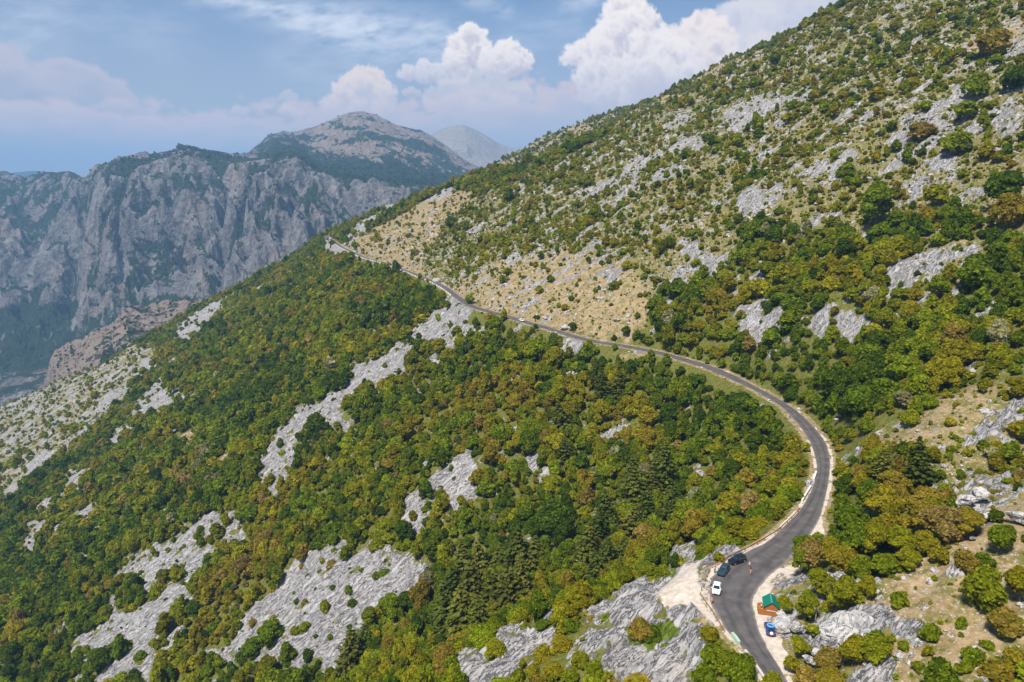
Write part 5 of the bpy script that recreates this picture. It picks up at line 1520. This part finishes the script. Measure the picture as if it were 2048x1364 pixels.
wall_thing('kerb_wall', 'low wall', [(1490, 1302), (1505, 1322), (1520, 1344), (1534, 1366)], MT['concrete'], 'grey concrete edge wall left of the road at the bottom', .45, .38, cap=False)
def parapets():
    n0 = int(np.argmin(np.abs(ROAD_L[:, 1] - 520))); first = None; acc = 0.0; k = 0
    for i in range(n0, len(ROAD_L) - 5):
        seg = np.linalg.norm(ROAD_L[i + 1] - ROAD_L[i]); acc += seg
        while acc > 7.5:
            acc -= 7.5
            f = 1 - acc / seg
            p = ROAD_L[i] + (ROAD_L[i + 1] - ROAD_L[i]) * f; d = ROAD_L[i + 1] - ROAD_L[i]; ang = math.atan2(d[1], d[0])
            p = p + np.array([-math.sin(ang), math.cos(ang), 0]) * .45
            if first is None:
                first = MB().loft([[(-2.1, -.32, -.9), (-2.1, .32, -.9), (-2.0, .28, .78), (-2.0, -.28, .78)], [(0, -.33, -.9), (0, .33, -.9), (0, .29, .84), (0, -.29, .84)], [(2.1, -.32, -.9), (2.1, .32, -.9), (2.0, .28, .8), (2.0, -.28, .8)]]).build('parapet_block', MT['white_stone'], None, False, .06)
                o = first
            else:
                o = first.copy(); COL.objects.link(o)
            o.location = p; o.rotation_euler = (0, 0, ang); o.scale = (random.uniform(.8, 1.15), 1, random.uniform(.85, 1.1))
            tag(o, 'pale stone parapet block in the row along the outer edge of the far road', 'parapet block', 'parapet blocks along the far road')
            k += 1
parapets()

# ------------------------------------------------------------------ people
SKIN = noisy_mat('skin', (.50, .27, .18), .6, .08, 6.0, .3)
def skin_body(name, verts, edges, radii, mat, parent, root_i=0, sub=1):
    me = bpy.data.meshes.new(name); me.from_pydata(verts, edges, [])
    o = link(bpy.data.objects.new(name, me), parent)
    sm = o.modifiers.new('skin', 'SKIN'); sm.use_smooth_shade = True
    lay_ = me.skin_vertices[0].data if me.skin_vertices else None
    if lay_ is None:
        bm = bmesh.new(); bm.from_mesh(me); bm.verts.layers.skin.verify(); bm.to_mesh(me); bm.free(); lay_ = me.skin_vertices[0].data
    for i, r_ in enumerate(radii):
        lay_[i].radius = r_ if hasattr(r_, '__len__') else (r_, r_); lay_[i].use_root = (i == root_i)
    ss = o.modifiers.new('sub', 'SUBSURF'); ss.levels = ss.render_levels = sub
    me.materials.append(mat)
    return o
def person(loc, facing, label, shirt, legs, hair, long_hair=False, stride=.16, arm=(.12, .12), H=1.72, bare_legs=True, group=None):
    s = H / 1.72
    root = empty('person', loc, facing, label, 'person', group, s)
    V, E, Rd, ix = [], [], [], {}
    def j(nm, p, r_, par=None):
        ix[nm] = len(V); V.append(p); Rd.append(r_)
        if par is not None: E.append((ix[par], ix[nm]))
    j('pelvis', (0, 0, .93), (.135, .10)); j('waist', (0, 0, 1.08), (.115, .085), 'pelvis'); j('chest', (.01, 0, 1.28), (.145, .10), 'waist')
    j('neckbase', (0, 0, 1.43), (.07, .06), 'chest'); j('neck', (.01, 0, 1.50), .052, 'neckbase'); j('jaw', (.03, 0, 1.575), (.062, .068), 'neck'); j('skull', (.015, 0, 1.645), (.078, .092), 'jaw'); j('crown', (.005, 0, 1.70), (.055, .062), 'skull')
    j('nose', (.115, 0, 1.61), .012, 'jaw')
    for sg, nm in ((1, 'l'), (-1, 'r')):
        st = stride * sg
        j('hip' + nm, (0, .095 * sg, .88), .09, 'pelvis'); j('knee' + nm, (st * .55 + .03, .10 * sg, .49), .06, 'hip' + nm); j('calf' + nm, (st * .75 - .01, .10 * sg, .33), .055, 'knee' + nm)
        j('ankle' + nm, (st - .01, .10 * sg, .09), .038, 'calf' + nm); j('ball' + nm, (st + .10, .11 * sg, .035), .035, 'ankle' + nm); j('toe' + nm, (st + .17, .115 * sg, .025), .024, 'ball' + nm)
        a = arm[0 if sg > 0 else 1]
        j('sh' + nm, (0, .185 * sg, 1.40), .058, 'neckbase'); j('elbow' + nm, (-.02 + a * .3, .24 * sg, 1.12), .042, 'sh' + nm); j('wrist' + nm, (.06 + a, .25 * sg, .89), .028, 'elbow' + nm); j('palm' + nm, (.075 + a * 1.15, .25 * sg, .83), (.022, .036), 'wrist' + nm)
        for q in range(4):
            yy = .25 * sg + (q - 1.5) * .019; ln = (.062, .074, .078, .066)[q]
            j('f%d%s' % (q, nm), (.09 + a * 1.2, yy, .775 - (.0 if q else -.006)), .0095, 'palm' + nm); j('g%d%s' % (q, nm), (.075 + a * 1.15, yy, .775 - ln * .75), .008, 'f%d%s' % (q, nm))
        j('th' + nm, (.11 + a * 1.15, .25 * sg - .03 * sg, .835), .0105, 'palm' + nm); j('tj' + nm, (.125 + a * 1.15, .25 * sg - .028 * sg, .80), .009, 'th' + nm)
    skin_body('body', V, E, Rd, SKIN, root, 0, 1)
    def shell(nm, pts, mat):
        """garment grown over the same joints, a little wider"""
        idx = {a: i for i, (a, _, _) in enumerate(pts)}
        vv = [V[ix[a]] if a in ix else f for a, f, _ in pts]
        return idx, vv
    tv = [V[ix[k]] for k in ('pelvis', 'waist', 'chest', 'neckbase')]
    vv = [(0, 0, .90), V[ix['waist']], V[ix['chest']], (0, 0, 1.425)]; ee = [(0, 1), (1, 2), (2, 3)]; rr = [(.150, .115), (.128, .098), (.160, .115), (.085, .075)]
    for nm in 'lr':
        a0 = Vector(V[ix['sh' + nm]]); a1 = Vector(V[ix['elbow' + nm]])
        vv += [tuple(a0), tuple(a0.lerp(a1, .62))]; ee += [(3, len(vv) - 2), (len(vv) - 2, len(vv) - 1)]; rr += [.072, .060]
    skin_body('shirt', vv, ee, rr, shirt, root, 1, 1)
    vv = [(0, 0, .95)]; ee = []; rr = [(.152, .118)]
    for nm in 'lr':
        h_, k_, an = Vector(V[ix['hip' + nm]]), Vector(V[ix['knee' + nm]]), Vector(V[ix['ankle' + nm]])
        vv += [tuple(h_), tuple(h_.lerp(k_, .85))]; ee += [(0, len(vv) - 2), (len(vv) - 2, len(vv) - 1)]; rr += [.105, .085]
        if not bare_legs:
            vv.append(tuple(an + Vector((0, 0, .03)))); ee.append((len(vv) - 2, len(vv) - 1)); rr.append(.06)
    skin_body('shorts' if bare_legs else 'trousers', vv, ee, rr, legs, root, 0, 1)
    hv = [(-.012, 0, 1.665), (-.01, 0, 1.715)]; he = [(0, 1)]; hr = [(.088, .100), (.066, .074)]
    hv += [(-.055, 0, 1.60)]; he += [(0, 2)]; hr += [(.062, .082)]
    if long_hair: hv += [(-.075, 0, 1.46)]; he += [(2, 3)]; hr += [(.045, .075)]
    skin_body('hair', hv, he, hr, hair, root, 0, 1)
    for nm in 'lr':
        a, b, c = (Vector(V[ix[k + nm]]) for k in ('ankle', 'ball', 'toe'))
        skin_body('shoe', [tuple(a - Vector((.05, 0, .035))), tuple(a - Vector((0, 0, .025))), tuple(b), tuple(c)], [(0, 1), (1, 2), (2, 3)], [.036, .046, .044, .032], MT['trim'], root, 1, 1)
    for sg in (1, -1):
        MB().box((.096, .028 * sg - .010, 1.638), (.104, .028 * sg + .010, 1.650)).build('eye', MT['trim'], root)
    return root
def cloth(nm, c): return noisy_mat(nm, c, .85, .08, 6.0, .15)
BLACK_HAIR, BROWN_HAIR = cloth('black_hair', (.012, .010, .010)), cloth('brown_hair', (.06, .035, .02))
WHITE_CL, PINK_CL, ORANGE_CL, GREY_CL, NAVY_CL, BLACK_CL, RED_CL = cloth('white_cotton', (.82, .81, .80)), cloth('pink_cotton', (.55, .26, .25)), cloth('orange_cotton', (.68, .24, .14)), cloth('grey_cotton', (.52, .54, .56)), cloth('navy_cotton', (.03, .05, .12)), cloth('black_cotton', (.02, .02, .022)), cloth('red_cotton', (.45, .06, .06))
def pat(u, v): p = at_height(u, v, 0.0); return (p[0], p[1], .045)
person(pat(1498.5, 1138.5), 1.2, 'person in a white shirt and dark shorts walking on the asphalt', WHITE_CL, BLACK_CL, WHITE_CL, False, .18, (.05, .2))
person(pat(1500.5, 1150.5), 1.25, 'dark-haired person in a pink top just below the white-shirted walker', PINK_CL, PINK_CL, BLACK_HAIR, True, .2, (.2, .02), 1.66)
person(pat(1429.5, 1146), 2.6, 'person in pale grey top and jeans left of the dark blue-grey car', GREY_CL, NAVY_CL, BROWN_HAIR, False, .06, (.1, .1), 1.74, False)
person(pat(1420.5, 1172), 2.9, 'person in a white top standing at the left side of the white car', WHITE_CL, GREY_CL, BROWN_HAIR, False, .04, (.15, .15), 1.68)
person(pat(1422.5, 1207), -2.2, 'dark-haired person in an orange top on the road below the white car', ORANGE_CL, ORANGE_CL, BLACK_HAIR, True, .22, (.22, .0), 1.68)
person(pat(1521.5, 1221), .1, 'person in white top and navy trousers at the counter left of the hut', WHITE_CL, NAVY_CL, RED_CL, False, .05, (.25, .2), 1.76, False)

# ------------------------------------------------------------------ stones and boulders
def stone_material():
    m, t = new_mat('limestone')
    tc = t.n('ShaderNodeTexCoord').outputs['Object']; P = t.pos()
    n1 = t.noise(P, .8, 6, .62); n2 = t.noise(P, 3.5, 4, .6)
    c = t.ramp(t.math('ADD', t.math('MULTIPLY', n1, .65), t.math('MULTIPLY', n2, .35)), [(.33, (.26, .245, .23)), (.5, (.44, .42, .405)), (.66, (.56, .54, .52))])
    fu = t.noise(t.mapping(P, rot=(.2, -.5, .6), scale=(2.6, 1.0, 1.4), typ='TEXTURE'), .55, 6, .62, 1.0)
    ck = t.step(t.math('ABSOLUTE', t.math('SUBTRACT', fu, 0.5)), 0.0, .022, 1.0, 0.0)
    c = t.mix(t.math('MULTIPLY', ck, .8), c, (.10, .09, .075))
    c = t.mix(t.math('MULTIPLY', t.step(n1, .58, .7), .5), c, (.40, .33, .25))
    t.out(t.principled(c, .95, t.bump(t.math('MULTIPLY_ADD', ck, -.6, t.math('ADD', n1, t.math('MULTIPLY', n2, .4))), .8, .35), spec=.15))
    return m
MAT_STONE = stone_material()
def stone_mesh(seed, sub, rough=.34):
    g = np.random.default_rng(seed)
    bm = bmesh.new(); bmesh.ops.create_icosphere(bm, subdivisions=sub, radius=1.0)
    co = np.array([v.co[:] for v in bm.verts])
    for k in range(7):                                   # cleave with a few planes
        n_ = g.normal(size=3); n_ /= np.linalg.norm(n_); off = g.uniform(.55, .85)
        dd = co @ n_ - off
        co = co - np.where(dd > 0, dd * .85, 0)[:, None] * n_
    nn = co / np.linalg.norm(co, axis=1)[:, None]
    rel = perlin3(co * 1.3 + seed, 301) * rough + (1 - np.abs(perlin3(co * 2.9 + seed, 311)) * 2.2) * .10 + perlin3(co * 6 + seed, 321) * .07
    co = co + nn * rel[:, None]
    co *= np.array([1, g.uniform(.65, 1), g.uniform(.5, .8)])
    for v, c in zip(bm.verts, co): v.co = c
    me = bpy.data.meshes.new('boulder'); bm.to_mesh(me); bm.free()
    me.materials.append(MAT_STONE)
    return me
BOULDER = [stone_mesh(40 + k, 4) for k in range(8)]
SRC_STONE = source_collection('stone', [stone_mesh(60 + k, 2, .25) for k in range(NV)])
BIG_ROCKS = [(1690,1247,66),(1735,1252,58),(1662,1266,38),(1756,1264,32),(1704,1272,42),(1660,1153,34),(1698,1158,44),(1733,1163,28),(1565,1242,36),(1590,1250,22),(1560,1222,18),(1620,1318,24),(1632,1302,18),(1625,1345,16),
 (1815,1268,32),(1836,1281,16),(1745,1338,36),(1730,1354,26),(1960,984,24),(1935,994,20),(1922,1004,16),(2040,1030,30),(1210,1306,26),(1770,1330,14),(1800,1310,16),(1818,1325,14),(1850,1340,14),(1985,1330,14),(1760,1195,14),(1772,1185,10),(1755,1182,10),(1862,1160,14),(1910,1185,10),(1990,1205,10),(1880,1205,14),(1850,1215,10),(1930,1095,12),(1945,1075,10),(1975,1030,14),(1900,1120,10),(1870,1140,12),(1845,1235,12),(1825,1240,10),(2020,1290,14),(1995,1265,12),(1780,1220,10),(1690,1005,8),(1680,830,9),(1672,838,7),(1640,1075,0)]
BIG_ROCKS = [b for b in BIG_ROCKS if b[2] > 0]
P_big = ground_at(np.array([b[0] for b in BIG_ROCKS], float), np.array([b[1] + b[2] * .2 for b in BIG_ROCKS], float))
ROCKS = []
for b, p in zip(BIG_ROCKS, P_big):
    wd = b[2] * np.linalg.norm(p - [0, 0, CAM_H]) / FOCAL
    ROCKS.append((p, wd / 1.9))
gx = rng.uniform(-400, 650, 240000); gy = rng.uniform(70, 900, 240000)
rr_ = np.hypot(gx, gy); aa = np.degrees(np.arctan2(gx, gy))
k = (np.abs(aa) < 43) & (rng.random(len(gx)) < np.clip(230 / rr_, 0, 1)); gx, gy = gx[k], gy[k]
ro, gr, _, _, _, gv, dl, lsh = cover(gx, gy)
clump = fbm(gx / 13, gy / 13, 3, 401)
k = (rng.random(len(gx)) < np.clip((gr > .35) * sstep(clump, -.12, .4) * .85 + (gr > .3) * .05 + (ro > .5) * .10, 0, 1)) & (dl > .8) & (gv < .35)
gx, gy = gx[k], gy[k]
gs_ = np.exp(rng.normal(-1.15, .55, len(gx))); gs_ = np.clip(gs_, .1, 2.2) * np.clip(np.hypot(gx, gy) / 260, .8, 2.2)
gz = h_ground(gx, gy)
_uu, _vv, _dp = project(np.stack([gx, gy, gz], 1))
ap = np.where((_uu > 0) & (_uu < 2048) & (_vv > 0) & (_vv < 1364), gs_ / _dp, 0)
order = np.argsort(-ap); lead = order[:220]
msk = np.ones(len(gx), bool); msk[lead] = False
for i in lead: ROCKS.append((np.array([gx[i], gy[i], gz[i]]), gs_[i]))
m = int(msk.sum()); print('stones', m)
s_ = gs_[msk]
scatter('loose_stones', np.stack([gx[msk], gy[msk], gz[msk] + s_ * .15], 1), np.stack([s_ * rng.uniform(.8, 1.5, m), s_ * rng.uniform(.8, 1.2, m), s_ * rng.uniform(.6, 1.1, m)], 1), rots(m) * [4, 4, 1], rng.integers(0, NV, m), np.zeros(m), np.ones(m), SRC_STONE)
def place_rocks():
    for p, s in ROCKS:
        o = link(bpy.data.objects.new('boulder', random.choice(BOULDER)))
        o.location = (p[0], p[1], p[2] + s * .12); o.rotation_euler = (random.uniform(-.25, .25), random.uniform(-.25, .25), random.uniform(0, 6.28))
        o.scale = (s * random.uniform(.9, 1.2), s * random.uniform(.85, 1.1), s * random.uniform(.7, 1.05))
        PLANTS.append(('boulder', o, np.array(p), s, 0))
place_rocks()
# a bare dead trunk among the bushes right of the hut
def dead_tree():
    p = ground_at(np.array([1631.0]), np.array([1236.0]))[0]
    root = empty('dead_tree', p, 0, 'bare pale dead tree trunk standing among bushes right of the hut', 'dead tree')
    MB().tube([(0, 0, -.5), (.05, 0, 1.4), (-.05, .05, 2.8), (.08, 0, 3.9)], [.11, .08, .05, .02], 8).build('trunk', MAT_DEAD, root)
    for a, z_, l in ((.4, 1.9, 1.1), (3.3, 2.4, .9), (5.2, 2.9, .7)):
        MB().tube([(0, 0, z_), (math.cos(a) * l * .6, math.sin(a) * l * .6, z_ + l * .45), (math.cos(a) * l, math.sin(a) * l, z_ + l * .6)], [.03, .02, .008], 6).build('branch', MAT_DEAD, root)
dead_tree()

# ------------------------------------------------------------------ labels for plants and boulders: look, nearest thing to find, rank among look-alikes
LANDMARKS = [('the green-roofed hut', 1543, 1212), ('the white parked car', 1434, 1172), ('the black parked car', 1474, 1117), ('the small blue car', 1538, 1254), ('the right-hand road bend', 1645, 925),
 ('the big limestone outcrop', 1705, 1250), ('the spur of bare rock', 1330, 1300), ('the round bush on bare rock', 1285, 1262), ('the dark pine stand', 985, 1190), ('the pines below the road', 1220, 1070),
 ('the wide limestone slab', 680, 1190), ('the small limestone patch', 915, 990), ('the long limestone streak', 640, 830), ('the grey rock triangle', 900, 640), ('the far white car', 1042, 640),
 ('the far road end', 655, 480), ('the large grey cliff face', 1860, 250), ('the upper limestone band', 1520, 220), ('the middle grey ledge', 1840, 550), ('the broken crag', 1525, 640), ('the split crag', 1700, 650),
 ('the dry hilltop', 890, 400), ('the tan clearing', 1220, 620), ('the right meadow', 1900, 1170), ('the lower meadow corner', 1880, 1310), ('the upper right corner', 1990, 60), ('the right edge boulders', 2030, 1030),
 ('the lower left slabs', 300, 1240), ('the left ridge', 300, 740), ('the pale silvery tree', 1390, 990), ('the big dark tree', 1100, 1035), ('the grove right of the road', 1770, 1050), ('the road middle bend', 1560, 805), ('the bottom of the road', 1555, 1350)]
ORD = ['first', 'second', 'third', 'fourth', 'fifth', 'sixth', 'seventh', 'eighth', 'ninth', 'tenth', 'eleventh', 'twelfth', 'thirteenth', 'fourteenth', 'fifteenth', 'sixteenth', 'seventeenth', 'eighteenth', 'nineteenth', 'twentieth']
def tone(t_):
    for lim, nm in ((.12, 'dark green'), (.26, 'deep green'), (.42, 'fresh green'), (.58, 'olive green'), (.74, 'golden green'), (.90, 'rusty brown'), (.95, 'pale orange'), (2, 'silvery pale')):
        if t_ < lim: return nm
def label_all():
    groups = {}
    for kind, o, p, s, ti in PLANTS:
        u_, v_, dd = project(p + np.array([0, 0, s * 2.0]))
        lm = min(LANDMARKS, key=lambda L: math.hypot(u_ - L[1], (v_ - L[2])))
        dx, dy = u_ - lm[1], v_ - lm[2]
        if math.hypot(dx, dy) < 22: pos = 'at'
        elif abs(dx) > abs(dy): pos = 'left of' if dx < 0 else 'right of'
        else: pos = 'above' if dy < 0 else 'below'
        if kind == 'boulder':
            look = ('huge' if s > 3 else 'large' if s > 1.3 else 'middling' if s > .8 else 'small') + ' pale grey boulder'
        elif kind == 'pine':
            look = 'tall dark conical pine'
        elif kind == 'shrub':
            look = ('broad ' if s > 1.25 else 'small ' if s < .7 else 'rounded ') + tone(ti) + ' bush'
        else:
            look = ('large ' if s > 1.25 else 'small ' if s < .75 else 'leafy ') + tone(ti) + ' tree'
        groups.setdefault((look, pos, lm[0]), []).append((float(u_), o, kind))
    cats = {'boulder': ('boulder', 'grey boulders on the slope'), 'pine': ('pine tree', 'pine trees'), 'shrub': ('bush', 'bushes on the open slope'), 'tree': ('tree', 'broadleaf trees around the road')}
    for (look, pos, lm), L in groups.items():
        L.sort(key=lambda k: k[0])
        for i, (u_, o, kind) in enumerate(L):
            base = '%s %s %s' % (look, pos, lm)
            if len(L) > 1:
                base += ', leftmost such one' if i == 0 else (', rightmost such one' if i == len(L) - 1 else ', %s such from left' % (ORD[i] if i < len(ORD) else 'number %d' % (i + 1)))
            tag(o, base, cats[kind][0], cats[kind][1])
label_all()

# ------------------------------------------------------------------ haze
def build_haze():
    bm = bmesh.new()
    lo, hi = Vector((-15500, -3200, -1300)), Vector((9000, 17000, 960))
    bmesh.ops.create_cube(bm, size=1)
    for v in bm.verts:
        v.co = Vector(((lo[i] + hi[i]) / 2 + v.co[i] * (hi[i] - lo[i]) for i in range(3)))
    me = bpy.data.meshes.new('haze'); bm.to_mesh(me); bm.free()
    m = bpy.data.materials.new('haze'); m.use_nodes = True
    t = NT(m.node_tree)
    pv = t.n('ShaderNodeVolumePrincipled')
    pv.inputs['Color'].default_value = (.34, .63, 1.0, 1)
    pv.inputs['Density'].default_value = 1.0e-4
    pv.inputs['Anisotropy'].default_value = 0.0
    o = t.n('ShaderNodeOutputMaterial'); t.t.links.new(pv.outputs[0], o.inputs['Volume'])
    me.materials.append(m)
    tag(link(bpy.data.objects.new('haze', me)), kind='stuff')
build_haze()
